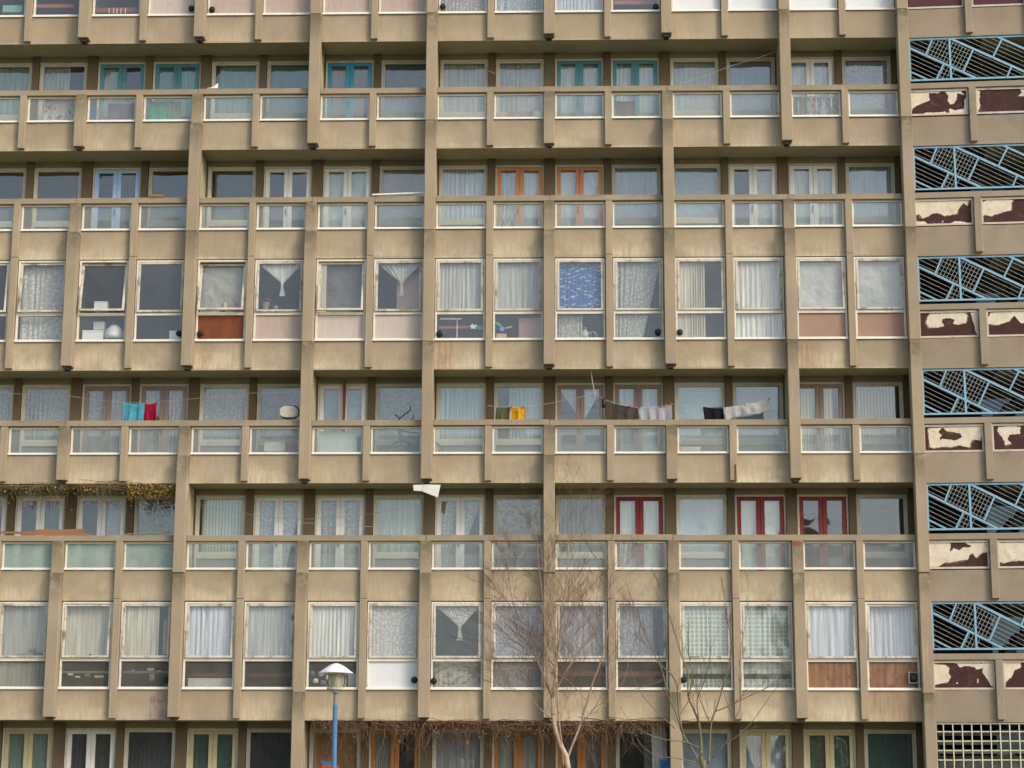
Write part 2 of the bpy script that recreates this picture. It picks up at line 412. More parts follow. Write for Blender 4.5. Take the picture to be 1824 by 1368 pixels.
def curtain(l, i, x0, x1, z0, z1, y, col, kind='pleat', shape='F', extra='', lab=None):
    W = x1-x0; rnd = random.Random(i*31+ord(l)*7+int(x0*10)); ph = [rnd.uniform(0, 6.28) for _ in range(4)]
    nf = W/(.055 if kind != 'sheet' else .4); amp = .016 if kind not in ('sheet', 'blind') else .004
    if kind == 'blind': nf = W/.09; amp = .01
    if kind in ('pleat', 'lace', 'hex', 'leafy'): nf *= rnd.uniform(.55, 1.15); amp *= rnd.uniform(.7, 1.25)
    def wav(u, v): return amp*(.55+.45*math.sin(u*4.3+ph[3]))*(math.sin(u*nf*6.28*.5+ph[0]+2.4*math.sin(u*5+ph[1]+v*.5))+.7*math.sin(u*nf*3.7+ph[2]+v*1.2))
    def fn(u, v):       # v 0 = top
        z = z1+(z0-z1)*v; x = x0+u*W
        if shape == 'T':                        # knotted in the middle, hanging as a triangle
            c = .55; k = min(1, v/.62); w_ = (1-k)**1.0*.5+.03+(.035*max(0, (v-.72))*4 if v > .72 else 0)
            x = x0+W*(c*k+.5*(1-k))+(u-.5)*2*w_*W*.97; z = z1+(z0-z1)*v*.64
        elif shape == 'G': x = x0+u*W*(1-.42*v**1.0) if True else x
        elif shape == 'D': x = x0+W*(.02+u*(.95-.62*min(1, v*1.15)))
        elif shape[0] == 'L': x = x0+u*W*float(shape[1:])
        elif shape[0] == 'R': k = float(shape[1:]); x = x1-W*k+u*W*k
        elif shape == 'H': z = z1+(z0-z1)*v*(.86+.10*math.cos(u*6.28*1.0))
        elif shape == 'B': z = z1+(z0-z1)*v*(1-.13*max(0, 1-abs(u-.55)*4.2))
        return (x, y+wav(u, v), z)
    m = cloth_grid(fn, 48 if kind not in ('sheet',) else 8, 10 if shape in 'TGDHB' else 4)
    nmcol = [k for k, v in CC.items() if v == col]
    kname = {'pleat':'pleated curtain','lace':'lace curtain','sheet':'plain sheet','blind':'vertical blind','hex':'honeycomb net','cloud':'patterned curtain','leafy':'leaf-patterned net','flower':'flowered cloth'}[kind]
    st = {'T':' tied up','D':' drawn aside','G':' gathered'}.get(shape, '')
    sd_ = ' drawn left' if shape[0] == 'L' else (' drawn right' if shape[0] == 'R' else '')
    o = m.build('curtain' if kind != 'blind' else 'blind', fabric(tuple(q*.92 for q in col), kind), None, (x0, y, z1), smooth=True)
    wh = where(l, i)
    tag(o, lab or ('%s %s%s in %s' % (nmcol[0] if nmcol else 'coloured', kname, extra+st+sd_, wh)), 'curtain' if kind != 'blind' else 'blind', 'curtains hung inside the windows')
    return o
def pane(x0, x1, z0, z1, y, mat, parent, org=None, name='pane'):
    return part(MB().box(x0, x1, y-.002, y+.002, z0, z1), name, mat, parent)
def bay(j): return j*A+HW(j), (j+1)*A-HW(j+1)
def bbay(j):
    return j*A+(.125 if j % 2 else .085), (j+1)*A-(.085 if j % 2 else .125)

def flush_window(l, i, tilt=0., lower='glass', lcol=None, sheet=None):
    z = LZ[l]; x0, x1 = bay(i); x0 += .012; x1 -= .012
    f = MB(); t = .042; y0, y1 = -.015, .075
    zt, zm, zb = z-.03, z-1.335, z-1.995
    f.frame(x0, x1, zb, zt, y0, y1, t, .055, t)
    f.box(x0+t, x1-t, y0+.004, y1-.002, zm-.035, zm+.035)
    wf = part(f, 'window', M['white'], org=(x0, y0, zb), bevel=.003)
    part(MB().box(x0-.010, x1+.010, y0-.028, y0-.002, zb-.008, zb+.045), 'sill', M['sill'], wf, bevel=.004)
    # sash, centre hung
    sx0, sx1, sz0, sz1 = x0+t+.004, x1-t-.004, zm+.04, zt-t-.004
    c = Vector(((sx0+sx1)/2, -.005, (sz0+sz1)/2))
    s = MB().frame(sx0, sx1, sz0, sz1, -.035, .02, .052, .05, .05)
    s.box(sx0-.02, sx0-.002, -.05, -.02, c.z-.03, c.z+.03)
    sash = part(s, 'sash', M['sashwhite'], wf, org=c, bevel=.003); sash.rotation_euler.x = R_(-tilt)
    p = MB().box(sx0+.052, sx1-.052, -.008, -.004, sz0+.05, sz1-.05)
    pn = part(p, 'pane', M['pane'], wf, org=c); pn.rotation_euler.x = R_(-tilt)
    lx0, lx1, lz0, lz1 = x0+t, x1-t, zb+.055, zm-.035
    if lower == 'glass':
        pane(lx0, lx1, lz0, lz1, .03, M['pane_low'] if l == 'F' else M['pane'], wf, name='lower_pane')
    else:
        part(MB().box(lx0, lx1, .035, .05, lz0, lz1), 'infill_board', lcol, wf)
    return (x0+.05, x1-.05, z-.06, lz1, lz0)
def balcony_unit(l, i, kind, fcol=None):
    z = LZ[l]; zn = LZ[ORDER[ORDER.index(l)+1]]; zf = zn+.304; x0, x1 = bbay(i); x0 += .006; x1 -= .006
    top = z-.132; y0 = YB+.10; y1 = YB+.17
    if kind == 'w':
        f = MB(); t = .05
        f.frame(x0, x1, zf, top, y0-.03, y1, t, .03, t)
        f.box(x0+t, x1-t, y0-.026, y1-.002, z-1.62, z-1.50)
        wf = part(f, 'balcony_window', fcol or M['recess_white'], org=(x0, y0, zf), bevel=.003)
        part(MB().frame(x0+t+.002, x1-t-.002, z-1.498, top-t-.002, y0-.008, y1-.01, .036), 'sash', fcol or M['recess_white'], wf)
        pane(x0+t+.038, x1-t-.038, z-1.46, top-t-.038, y0+.03, M['pane_in'], wf)
        part(MB().box(x0+t, x1-t, y0+.01, y0+.03, zf+.03, z-1.622), 'infill_board', M['lowboard'], wf)
        return (x0+.06, x1-.06, top-.05, z-1.48)
    t = .045
    f = MB().frame(x0, x1, zf, top, y0-.03, y1, t, .02, t)
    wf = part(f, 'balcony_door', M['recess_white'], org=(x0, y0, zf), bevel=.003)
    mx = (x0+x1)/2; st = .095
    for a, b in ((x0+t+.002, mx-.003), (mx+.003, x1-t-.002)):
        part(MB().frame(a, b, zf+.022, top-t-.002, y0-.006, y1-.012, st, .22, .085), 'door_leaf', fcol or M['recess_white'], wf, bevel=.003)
        pane(a+st, b-st, zf+.24, top-t-.087, y0+.03, M['pane_in'], wf)
    part(MB().box(mx-.035, mx-.02, y0-.045, y0-.008, z-1.35, z-1.18), 'handle', M['iron'], wf)
    return (x0+.06, x1-.06, top-.05, zf+.1)
M['lowboard'] = simple('dusty_grey_board', (.20,.21,.20), .2, .8, 1.5)
def parapet(l, i, mat=None, par=None):
    z = LZ[l]; x0, x1 = bay(i); x0 += .010; x1 -= .010
    f = MB().frame(x0, x1, z-1.992, z-1.352, -.012, .06, .040, .045, .045)
    wf = part(f, 'parapet_window', M['white'], org=(x0, 0, z-1.99), bevel=.003)
    part(MB().box(x0-.008, x1+.008, -.040, -.014, z-2.0, z-1.950), 'sill', M['sill'], wf, bevel=.004)
    pane(x0+.04, x1-.04, z-1.947, z-1.397, .025, mat or M['parapet_glass'], wf)

DOOR = {'teal':flat('teal_door_paint', (.085,.25,.29), .3), 'bluet':flat('bright_blue_door_paint', (.05,.28,.42)), 'lblue':flat('light_blue_door_paint', (.36,.52,.78)),
        'orange':flat('orange_door_paint', (.52,.23,.105)), 'red':flat('red_door_paint', (.21,.03,.03)), 'mauve':flat('mauve_door_paint', (.27,.20,.17)),
        'wood':flat('orange_stained_wood', (.38,.15,.035)), 'cream':flat('cream_yellow_door_paint', (.48,.43,.25)), 'white':flat('white_door_paint', (.68,.68,.64))}
g_, pg, dg, gg, gr, dgr, wh, bw, bgr, pb, cr, lg, pk, br, bn, bl, lw, mw, nb = [CC[k] for k in
  ('grey','pale grey','dark grey','green-grey','green','dark green','white','bluish white','blue-grey','pale blue','cream','lilac grey','pinkish','brown-red','brownish','blue','lilac white','mint white','near black')]
# each balcony row: (kind, door colour, [curtain colour, kind, shape])
BAL = {
'A': {-1:('w',0,gg,'pleat','F'),0:('w',0,g_,'pleat','L.62'),1:('d','teal',g_,'pleat','L.45'),2:('d','teal',gr,'pleat','F'),3:('w',0,gr,'pleat','R.9'),4:('w',0,gr,'pleat','F'),
      5:('d','bluet',bn,'pleat','F'),6:('w',0,(.15,.18,.19),'lace','F'),7:('w',0,g_,'pleat','F'),8:('w',0,g_,'pleat','F'),9:('d','teal',pg,'pleat','F'),10:('d','teal',pg,'pleat','F'),
      11:('w',0,g_,'pleat','F'),12:('w',0,bgr,'pleat','F'),13:('d','white',bw,'pleat','L.9'),14:('w',0,bw,'lace','F')},
'B': {-1:None,0:None,1:('d','lblue',None,0,0),2:None,3:None,4:('d','white',None,0,0),5:('d','white',mw,'sheet','F'),6:('w',0,pk,'sheet','F'),7:('w',0,bw,'pleat','F'),
      8:('d','orange',bw,'pleat','F'),9:('d','orange',bw,'sheet','F'),10:('w',0,bw,'pleat','F'),11:('w',0,bgr,'sheet','F'),12:('d','white',g_,'sheet','R.5'),13:('d','white',mw,'pleat','F'),14:('w',0,pb,'pleat','F')},  # full-width blue-grey sheet stands in for a window's dark reflection
'D': {-1:('w',0,CC['pinkish grey'],'lace','F'),0:('w',0,CC['pinkish grey'],'lace','F'),1:('d','mauve',CC['pinkish grey'],'lace','F'),2:('d','mauve',CC['pinkish grey'],'lace','F'),3:('w',0,CC['pinkish grey'],'lace','F'),4:('w',0,CC['dusky grey'],'lace','F'),5:('d','white',bgr,'sheet','F'),
      6:('w',0,pg,'lace','F'),7:('w',0,pb,'pleat','F'),8:('w',0,pb,'pleat','R.72'),9:('d','mauve',pb,'sheet','T'),10:('d','mauve',pb,'pleat','F'),11:('w',0,pb,'sheet','F'),12:('w',0,pb,'sheet','F'),
      13:('d','mauve',cr,'blind','L.8'),14:('w',0,cr,'blind','L.9')},
'E': {-1:('d','white',None,0,0),0:('d','white',dgr,'pleat','R.5'),1:('d','white',lg,'sheet','R.4'),2:('w',0,g_,'lace','F'),3:('w',0,mw,'blind','R.93'),4:('d','white',bw,'lace','G'),5:('d','white',pg,'lace','F'),
      6:('w',0,mw,'pleat','F'),7:('d','white',pg,'lace','D'),8:('w',0,pk,'leafy','F'),9:('w',0,dg,'pleat','F'),10:('d','red',wh,'pleat','F'),11:('w',0,bw,'sheet','F'),12:('d','red',wh,'sheet','F'),
      13:('d','red',None,0,0),14:None},
'G': {-1:None,0:('d','cream',gg,'pleat','F'),1:('d','white',nb,'pleat','F'),2:('w',0,nb,'pleat','F'),3:('d','cream',dgr,'pleat','F'),4:('w',0,nb,'pleat','F'),5:('w',0,CC['tan'],'sheet','F'),  # near-black at the dark doors and very dark window: room shade as cloth
      6:('d','wood',g_,'pleat','L.55'),7:('w',0,lg,'pleat','F'),8:('d','wood',g_,'pleat','F'),9:('d','wood',dg,'pleat','F'),10:('w',0,g_,'sheet','R.45'),11:('w',0,bgr,'sheet','F'),12:('d','cream',bgr,'pleat','F'),  # dark grey pleats at the wood doors: unlit room's shade as cloth
      13:('d','cream',dgr,'pleat','F'),14:('w',0,dgr,'pleat','F')}}
for l, row in BAL.items():
    for i in range(J0, 15):
        e = row.get(i)
        k = e[0] if e else ('w' if l != 'B' or i != 0 else 'w')
        fc = DOOR[e[1]] if e and e[1] else None
        x0, x1, zt, zb = balcony_unit(l, i, k, fc)
        if e and e[2]: 
            curtain(l, i, x0, x1, zb, zt, YB+.21, e[2], e[3], e[4])
        gm_ = M['parapet_green'] if l == 'E' and i in (0, 1, 2) else None
        parapet(l, i, gm_)
board = {'pink':simple('pink_grey_board', (.45,.355,.305), .15, .7, 2, (6,1,.6), .3, (.36,.27,.22)), 'pale':simple('pale_pink_board', (.51,.44,.395), .12, .7, 2, (6,1,.6), .3, (.40,.33,.28)),
         'rose':simple('rose_brown_board', (.34,.215,.165), .15, .7, 1.5), 'rust':simple('rust_brown_board', (.21,.058,.018), .35, .6, 2, (3,1,1)),
         'orange':simple('streaked_orange_board', (.30,.165,.09), .55, .7, 1, (13,1,.7), .3, (.14,.07,.05), (.48,.62)), 'white':simple('clean_white_board', (.66,.66,.66), .05, .6), 'bright':simple('bright_white_board', (.66,.68,.69), .05, .6),
         'maroon':simple('maroon_board', (.085,.022,.028), .3, .6)}
# flush rows: tilt, lower kind, curtain(colour, kind, shape), curtain reaches the lower light?
FL = {
'C': {-1:(5,0,(pg,'pleat','L.7'),0),0:(5,0,(wh,'lace','F'),1),1:(11,0,None,0),2:(2,0,None,0),3:(13,'rust',(g_,'sheet','F'),0),4:(2,'pink',(wh,'pleat','T'),0),5:(9,'pale',(dg,'sheet','F'),0),6:(2,'pale',(pg,'pleat','T'),0),  # dark grey sheet at the open sash: the room's shade as cloth
      7:(1,0,(pg,'pleat','F'),0),8:(1,0,(pg,'pleat','F'),0),9:(1,0,(bl,'cloud','F'),0),10:(1,0,(pg,'lace','G'),1),11:(.5,0,(cr,'pleat','L.6'),1),12:(.5,0,(wh,'pleat','F'),1),13:(2,'rose',(pg,'sheet','F'),0),14:(1.5,'rose',(pg,'sheet','F'),0)},
'F': {-1:(0,0,None,0),0:(.5,0,(g_,'pleat','F'),1),1:(4,0,(cr,'pleat','B'),0),2:(2,0,(cr,'pleat','L.75'),0),3:(3,0,(lw,'pleat','F'),0),4:(2,0,(pg,'pleat','F'),0),5:(2,0,(wh,'pleat','G2'),0),6:(1,'bright',(wh,'lace','F'),0),
      7:(1,0,(wh,'lace','T'),0),8:(3,0,(lg,'lace','F'),1),9:(1,0,(lg,'lace','F'),0),10:(4,0,(lg,'lace','L.75'),0),11:(1,0,(mw,'hex','F'),0),12:(1,0,(mw,'hex','F'),0),13:(3,'orange',(lw,'pleat','F'),0),14:(5,'orange',(lw,'pleat','F'),0)},
'T': {-1:(1,0,None,0),0:(1,0,None,0),1:(1,0,None,0),2:(1,'pale',None,0),3:(1,'pink',None,0),4:(1,'pink',None,0),5:(1,'pink',None,0),6:(1,'pink',None,0),7:(1,0,(pg,'lace','F'),1),8:(1,0,(bw,'lace','F'),1),9:(1,0,(bw,'pleat','F'),1),
      10:(1,0,None,0),11:(1,'bright',None,0),12:(1,'bright',None,0),13:(1,'bright',None,0),14:(1,'bright',None,0)}}
for l, row in FL.items():
    for i in range(J0, 15):
        e = row.get(i, (0, 0, None, 0))
        x0, x1, zt, zm, zb = flush_window(l, i, e[0], 'board' if e[1] else 'glass', board.get(e[1]))
        if e[2]:
            col, kd, sh = e[2]
            if sh == 'G2': sh = 'F'
            curtain(l, i, x0, x1, (zb-.05 if e[3] else zm+.02), zt, .10 if e[0] <= 3 else .20, col, kd, sh)
# second curtains
x0, x1 = bay(7); z = LZ['F']
curtain('F', 7, x0+.06, x1-.06, z-2.0, z-1.36, .17, pg, 'leafy', 'F', lab='leaf-patterned net in low light below the tied curtain of lower row')
x0, x1 = bay(9); z = LZ['C']
curtain('C', 9, x0+.06, x1-.06, z-2.0, z-1.36, .17, pg, 'lace', 'L.55', lab='lace curtain in low light below the blue patterned curtain')
x0, x1 = bay(5)
curtain('C', 5, x0+.05, x0+.24, z-1.32, z-.10, .10, cr, 'pleat', 'F', lab='narrow cream curtain blown to the left side of a dark open window')
x0, x1 = bay(11); z = LZ['F']
for i in (11, 12):
    x0, x1 = bay(i)
    curtain('F', i, x0+.06, x1-.06, z-1.62, z-1.36, .17, mw, 'hex', 'F', lab='short honeycomb net strip in low light, '+where('F', i))
    curtain('F', i, x0+.06, x1-.06, z-2.0, z-1.74, .18, mw, 'hex', 'F', lab='lower honeycomb net strip above the sill, '+where('F', i))
x0, x1 = bay(8); z = LZ['E']

# ------------------------------------------------------------------ stair tower, turned slightly towards the courtyard
TH = R_(-4.0)
PX, PY = 15*A+.135, .0
U = lambda u, y, z: (u, y, z)
tower = empty('stair_tower', (PX, PY, 0), 'concrete stair tower at right with pale blue grilles and peeling brown and cream panels', 'tower')
tower.rotation_euler.z = TH
WO[tower.name] = Vector((0,0,0))
def tpart(mb, name, mat, parent=tower, org=None, **k):
    return part(mb, name, mat, parent, org, **k)
TW = 7.0; TM = [1.46, 2.9, 4.36, 5.8]          # mullion positions along the tower
cream = simple('cream_flaking_paint', (.70,.62,.48), .22, .6, 5, (1,1,1), .3, (.40,.31,.20), (.56,.70))
under = simple('tan_undercoat', (.27,.15,.10), .4, .7, 12)
pbrown = simple('bare_brown_board', (.062,.020,.017), .5, .7, 7, (1,1,1), .3, (.13,.06,.04), (.54,.72))
tank = [0]
PEEL = {
('A',0):[[(0,1),(.55,1),(.5,.93),(.32,.95),(.33,.6),(.2,.5),(.1,.4),(.03,.3),(0,.2)],[(.62,1),(.9,1),(.97,.8),(.84,.9),(.82,.6),(.78,.45),(.7,.4),(.66,.6),(.68,.8)],[(.68,0),(.68,.2),(.8,.12),(.95,.2),(.97,.6),(1,.7),(1,0)],[(.2,0),(.25,.06),(.5,.04),(.6,.09),(.67,0)]],
('A',1):[[(0,1),(.06,.95),(.03,.6),(.05,.3),(.02,.12),(0,.1)],[(.85,1),(.88,.82),(.8,.68),(1,.65),(1,1)]],
('B',0):[[(0,1),(.96,1),(.93,.75),(.86,.9),(.76,.62),(.74,.42),(.5,.34),(.42,.45),(.3,.47),(.22,.33),(.12,.25),(.05,.45),(0,.4)],[(0,.14),(.15,.12),(.2,0),(0,0)],[(.62,0),(.7,.1),(.85,.06),(.9,0)],[(.46,.06),(.47,.12),(.49,.12),(.48,.05)]],
('B',1):[[(0,.9),(.1,1),(.5,1),(.6,.98),(.56,.8),(.55,.5),(.4,.45),(.3,.38),(.15,.28),(.04,.35),(0,.3)]],
('C',0):[[(.13,.8),(.18,.98),(.8,1),(.84,.85),(.81,.55),(.65,.48),(.58,.52),(.61,.68),(.52,.78),(.4,.75),(.38,.62),(.42,.42),(.35,.40),(.15,.36),(.1,.6)],[(.97,1),(.9,.98),(.96,.4),(.98,.1),(1,.1),(1,1)]],
('C',1):[[(0,.75),(.06,.98),(.5,1),(1,1),(1,.48),(.62,.5),(.55,.7),(.5,.82),(.42,.6),(.3,.5),(.15,.42),(0,.48)]],
('D',0):[[(.06,.95),(.17,.8),(.25,.5),(.3,.62),(.24,.78),(.31,.99),(.4,.8),(.62,.72),(.66,.55),(.52,.42),(.38,.48),(.3,.5),(.22,.3),(.2,.2),(.45,.14),(.6,.22),(.78,.12),(.8,.32),(.86,.45),(.97,.4),(1,.6),(1,1),(.4,1)],[(.06,.9),(.21,.72),(.27,.42),(.36,.36),(.5,.36),(.62,.5),(.7,.3),(.5,.2),(.3,.16),(.14,.1),(.08,.15)]],
('D',1):[[(.1,.95),(.4,1),(.52,.95),(.5,.65),(.3,.62),(.26,.45),(.33,.25),(.22,.18),(.17,.5),(.08,.75)]],
('E',0):[[(0,1),(.37,1),(.36,.62),(.42,.78),(.52,.68),(.6,.8),(.76,.82),(.68,.9),(.62,.98),(1,1),(1,.6),(.92,.58),(.84,.42),(.8,.36),(.76,.55),(.7,.5),(.66,.3),(.4,.2),(.25,.18),(.15,.03),(0,0)]],
('E',1):[[(0,1),(.1,.98),(1,1),(1,.42),(.7,.35),(.5,.25),(.25,.22),(.1,.14),(0,.18)]],
('F',0):[[(0,.95),(.2,.9),(.26,.78),(.24,.6),(.28,.45),(.22,.22),(.1,.18),(0,.12)],[(.35,1),(.7,.98),(1,1),(1,.05),(.95,.1),(.88,.4),(.82,.62),(.84,.8),(.74,.72),(.7,.82),(.55,.88),(.44,.82),(.4,.95)],[(.72,.2),(.73,.35),(.75,.35),(.74,.18)],[(.36,.16),(.38,.22),(.4,.2),(.39,.15)]],
('F',1):[[(0,1),(.3,1),(.3,.8),(.18,.7),(.12,.4),(.05,.3),(0,.2)]],
}
def jag(poly, W, H, rnd, step=.035, amp=.011):
    pts = [(u*W, v*H) for u, v in poly]; out = []
    for a, b in zip(pts, pts[1:]+pts[:1]):
        L = math.hypot(b[0]-a[0], b[1]-a[1]); n = max(1, int(L/step))
        ax = 'e' if ((a[0] == b[0] and a[0] in (0, W)) or (a[1] == b[1] and a[1] in (0, H))) else ''
        for k in range(n):
            t = k/n; x = a[0]+(b[0]-a[0])*t; y = a[1]+(b[1]-a[1])*t
            if not ax and k: x += rnd.uniform(-amp, amp); y += rnd.uniform(-amp, amp)
            out.append((min(max(x, .001), W-.001), min(max(y, .001), H-.001)))
    return out
for idx, l in enumerate(ORDER):
    z = LZ[l]
    tpart(MB().box(.002, TW, 0, .14, z-.02, z+.69), 'spandrel', M['tower'], org=(0, 0, z))
    tpart(MB().box(.002, 1.80, .142, 4.6, z+.0, z+.28), 'landing_slab', M['party'])  # slab dark at left, pale at right: stairwell light put into the colour
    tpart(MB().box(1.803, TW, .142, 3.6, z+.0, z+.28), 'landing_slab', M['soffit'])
    if l == 'Z': continue
    zn = LZ[ORDER[idx+1]]
    edges = [0]+TM+[TW]
    if l == 'G': continue
    tpart(MB().box(.002, TW, -.06, .16, z-1.33, z-1.19), 'coping', M['tower'], org=(0, -.06, z-1.33), bevel=.008)
    for q, u in enumerate(TM):
        tpart(MB().box(u-.085, u+.085, -.11, -.001, zn+.03, z-1.337), 'mullion', M['tower'], org=(u, -.11, zn+.03), bevel=.01)
    for q in range(5):
        a, b = edges[q]+(.087 if q else .004)+.01, edges[q+1]-(.087 if q < 4 else 0)-.01
        f = MB().frame(a, b, z-1.985, z-1.34, -.012, .06, .035, .045, .05)
        pf = tpart(f, 'panel_frame', simple('panel_frame_paint', (.58,.52,.42), .2, .6, 5, (1,1,1), .3, (.25,.2,.14)) if not tank[0] else tank[0], org=(a, 0, z-1.985))
        tank[0] = pf.data.materials[0]
        mat = board['maroon'] if l == 'T' else pbrown
        bd = tpart(MB().box(a+.035, b-.035, .02, .04, z-1.94, z-1.39), 'panel_board', mat, pf)
        if l != 'T' and q < 4:
            polys = PEEL.get((l, q)) or PEEL[(ORDER[1+(idx+q) % 6], q % 2)]
            W, H = b-a-.07, .55; m = MB(); rnd = random.Random(q*7+idx)
            for k_, pl in enumerate(polys):
                m.prism([(a+.035+x, z-1.94+y) for x, y in jag(pl, W, H, rnd)], .013-.0015*k_, .019)
            tpart(m, 'paint_flake', cream, pf)
            m2 = MB(); rnd = random.Random(q*5+idx+50)
            for k_, pl in enumerate(polys):
                cu = sum(p_[0] for p_ in pl)/len(pl); cv = sum(p_[1] for p_ in pl)/len(pl)
                gp = [(min(1, max(0, cu+(u_-cu)*1.06)), min(1, max(0, cv+(v_-cv)*1.10))) for u_, v_ in pl]
                m2.prism([(a+.035+x, z-1.94+y) for x, y in jag(gp, W, H, rnd, .03, .016)], .0192+.0001*k_, .0198)
            tpart(m2, 'undercoat', under, pf)
blue = simple('pale_blue_steel_paint', (.23,.42,.55), .2, .45, 9, (1,1,1), .4, (.25,.3,.3), (.62,.8))
thinm = simple('faded_bar_paint', (.50,.53,.50), .25, .5, 9)
SL = .53; TG = math.atan(SL)
GW, GH = 2.82, 1.07
def clip(p, q, planes):
    t0, t1 = 0., 1.; dx, dz = q[0]-p[0], q[1]-p[1]
    for a, b, c in planes:                      # keep a*u + b*v <= c
        d = a*dx+b*dz; s = c-(a*p[0]+b*p[1])
        if abs(d) < 1e-9:
            if s < 0: return None
        elif d > 0: t1 = min(t1, s/d)
        else: t0 = max(t0, s/d)
    if t1-t0 < 1e-3: return None
    return (p[0]+dx*t0, p[1]+dz*t0), (p[0]+dx*t1, p[1]+dz*t1)
def grille(z, u0, first):
    y = .05
    e = tpart(MB().frame(u0, u0+GW, z-.03-GH, z-.03, y-.02, y+.02, .042), 'grille', blue, org=(u0, y, z))
    def P3(u, v): return (u0+u, y, z-.045-v)
    def barx(m, p, q, w, d):
        du, dv = q[0]-p[0], q[1]-p[1]; L = math.hypot(du, dv); nx, nz = -dv/L*w/2, du/L*w/2
        m.prism([(u0+a, z-.045-b) for a, b in ((p[0]+nx, p[1]+nz), (q[0]+nx, q[1]+nz), (q[0]-nx, q[1]-nz), (p[0]-nx, p[1]-nz))], y-d, y+d)
    rect = [(-1,0,-.02),(1,0,GW-.02),(0,-1,-.01),(0,1,GH-.04)]
    m = MB()
    H = GH-.03
    lines = [((0,.2),(3,.2+3*SL)), ((.97,0),(.97+3,3*SL)), ((.0,.80),(1,.80+SL)), ((2.08,0),(4,1.92*SL)), ((.97,0),(.97,H)),
             ((.575,.0),(.40,.41)), ((1.52,.30),(1.26,.86)), ((.82,.64),(.62,1.03)), ((2.20,.07),(1.96,.53)), ((2.39,.76),(2.27,1.03))]
    for k, (p, q) in enumerate(lines):
        c = clip(p, q, rect)
        if c: barx(m, c[0], c[1], .046 if k in (0,1,3,4) else .036, .016+.0012*k)
    tpart(m, 'main_bar', blue, e)
    t = MB(); slope = (SL, -1, 2.08*SL)
    # parallel bars, missing above the sloping head bar
    k = -2.9
    while k < 1.1:
        c = clip((-.5, k-.5*SL), (4, k+4*SL), rect+[slope])
        if c: barx(t, c[0], c[1], .0062, .004)
        k += .112
    s = .0; cs, sn = math.cos(TG), math.sin(TG)
    while s < 3:
        # direction square to the diagonals
        p = (s*cs+2*sn, s*sn-2*cs); q = (s*cs-2*sn, s*sn+2*cs)
        b1 = .575*cs; b2 = 1.52*cs+.30*sn
        if b1 < s < b2:
            c = clip(p, q, rect+[(SL,-1,.97*SL),(-SL,1,.2)])
            if c: barx(t, c[0], c[1], .0066, .006)
        if .82*cs+.64*sn < s < 1.36:
            c = clip(p, q, rect+[(SL,-1,-.2)])
            if c: barx(t, c[0], c[1], .0066, .006)
        s += .082
    tpart(t, 'thin_bar', thinm, e)
    return e
for idx, l in enumerate('ABCDEF'):
    for q, u in enumerate((.03, 3.0)):
        grille(LZ[l], u, idx == 0)
# ground level square grid and things behind
z = LZ['G']; gd = MB(); y = .05
gmat = simple('cream_grid_paint', (.62,.60,.45), .15, .5, 9)
e = tpart(MB().frame(.02, 6.9, .72, z-.03, y-.02, y+.02, .03), 'square_grille', gmat, org=(0, y, z))
u = .2
while u < 6.85: gd.box(u-.012, u+.012, y-.012, y, .76, z-.065); u += .206
v = z-.22
while v > .8: gd.box(.06, 6.86, y+.001, y+.012, v-.012, v+.012); v -= .206
tpart(gd, 'grid_bar', gmat, e)
# stair well: flights, back wall with openings on the far side, landings
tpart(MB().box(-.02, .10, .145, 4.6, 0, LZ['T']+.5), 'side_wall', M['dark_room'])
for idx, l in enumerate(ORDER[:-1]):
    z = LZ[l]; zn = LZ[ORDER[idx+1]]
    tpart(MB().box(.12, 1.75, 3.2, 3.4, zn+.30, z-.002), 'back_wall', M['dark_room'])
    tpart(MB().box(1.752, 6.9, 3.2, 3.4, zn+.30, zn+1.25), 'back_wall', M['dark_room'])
    tpart(MB().box(1.752, 6.9, 3.28, 3.30, zn+1.252, z-.002), 'back_pane', glass('hazy_stair_glass', (.45,.5,.52), .05, .38, (.40,.42,.43), .3) if 'hz' not in M else M['hz'])
    M['hz'] = bpy.data.objects['back_pane'].data.materials[0]
    st = MB(); n = 9
    for s in range(n):
        st.box(.5+s*.26, .5+s*.26+.262, 1.4, 2.6, zn+.3+s*.255, zn+.3+(s+1)*.255+.0)
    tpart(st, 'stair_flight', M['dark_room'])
tpart(MB().box(.002, TW, .0, .14, 0, .70), 'plinth', M['tower'])
tpart(MB().box(TW+.01, TW+.25, -.1, 5, 0, LZ['T']+.69), 'end_wall', M['tower'])
# dim shrubs glimpsed behind the square grille: low wall rails
rl = MB()
tpart(MB().box(.12, 6.85, 1.3, 1.4, .4, 3.62), 'inner_wall', simple('speckled_grey_wall', (.27,.27,.23), .5, .9, 14))
for v in (4.05, 3.85, 3.65): rl.box(.15, 6.8, .95, 1.0, v, v+.10)
tpart(rl, 'inner_rail', flat('grey_rail', (.24,.24,.22)))

# ------------------------------------------------------------------ vents in the lower lights
def vent(px, py, r=.072, square=False):
    c = at(px, py, -.02); m = MB()
    m.lathe((0,0,0), [(r*.35,.0),(r,.0),(r,.045),(r*.55,.075),(.001,.08)], 16)
    m.v = [(c.x+x, c.y+.02-zz, c.z+yy) for x, yy, zz in m.v]
    o = part(m, 'extractor_vent', M['plastic_black'], smooth=False)
    if square:
        part(MB().frame(c.x-.11, c.x+.11, c.z-.12, c.z+.14, c.y-.03, c.y+.02, .02), 'vent_plate', flat('grey_metal_plate', (.3,.32,.3)), o)
for v in ((341,15),(378,17),(789,12),(1168,12),(319,594),(357,594),(783,594),(1172,591),(1211,592),(296,1211),(738,1211),(773,1213),(1218,1211)): vent(*v)
vent(1627, 1208, .085, True)

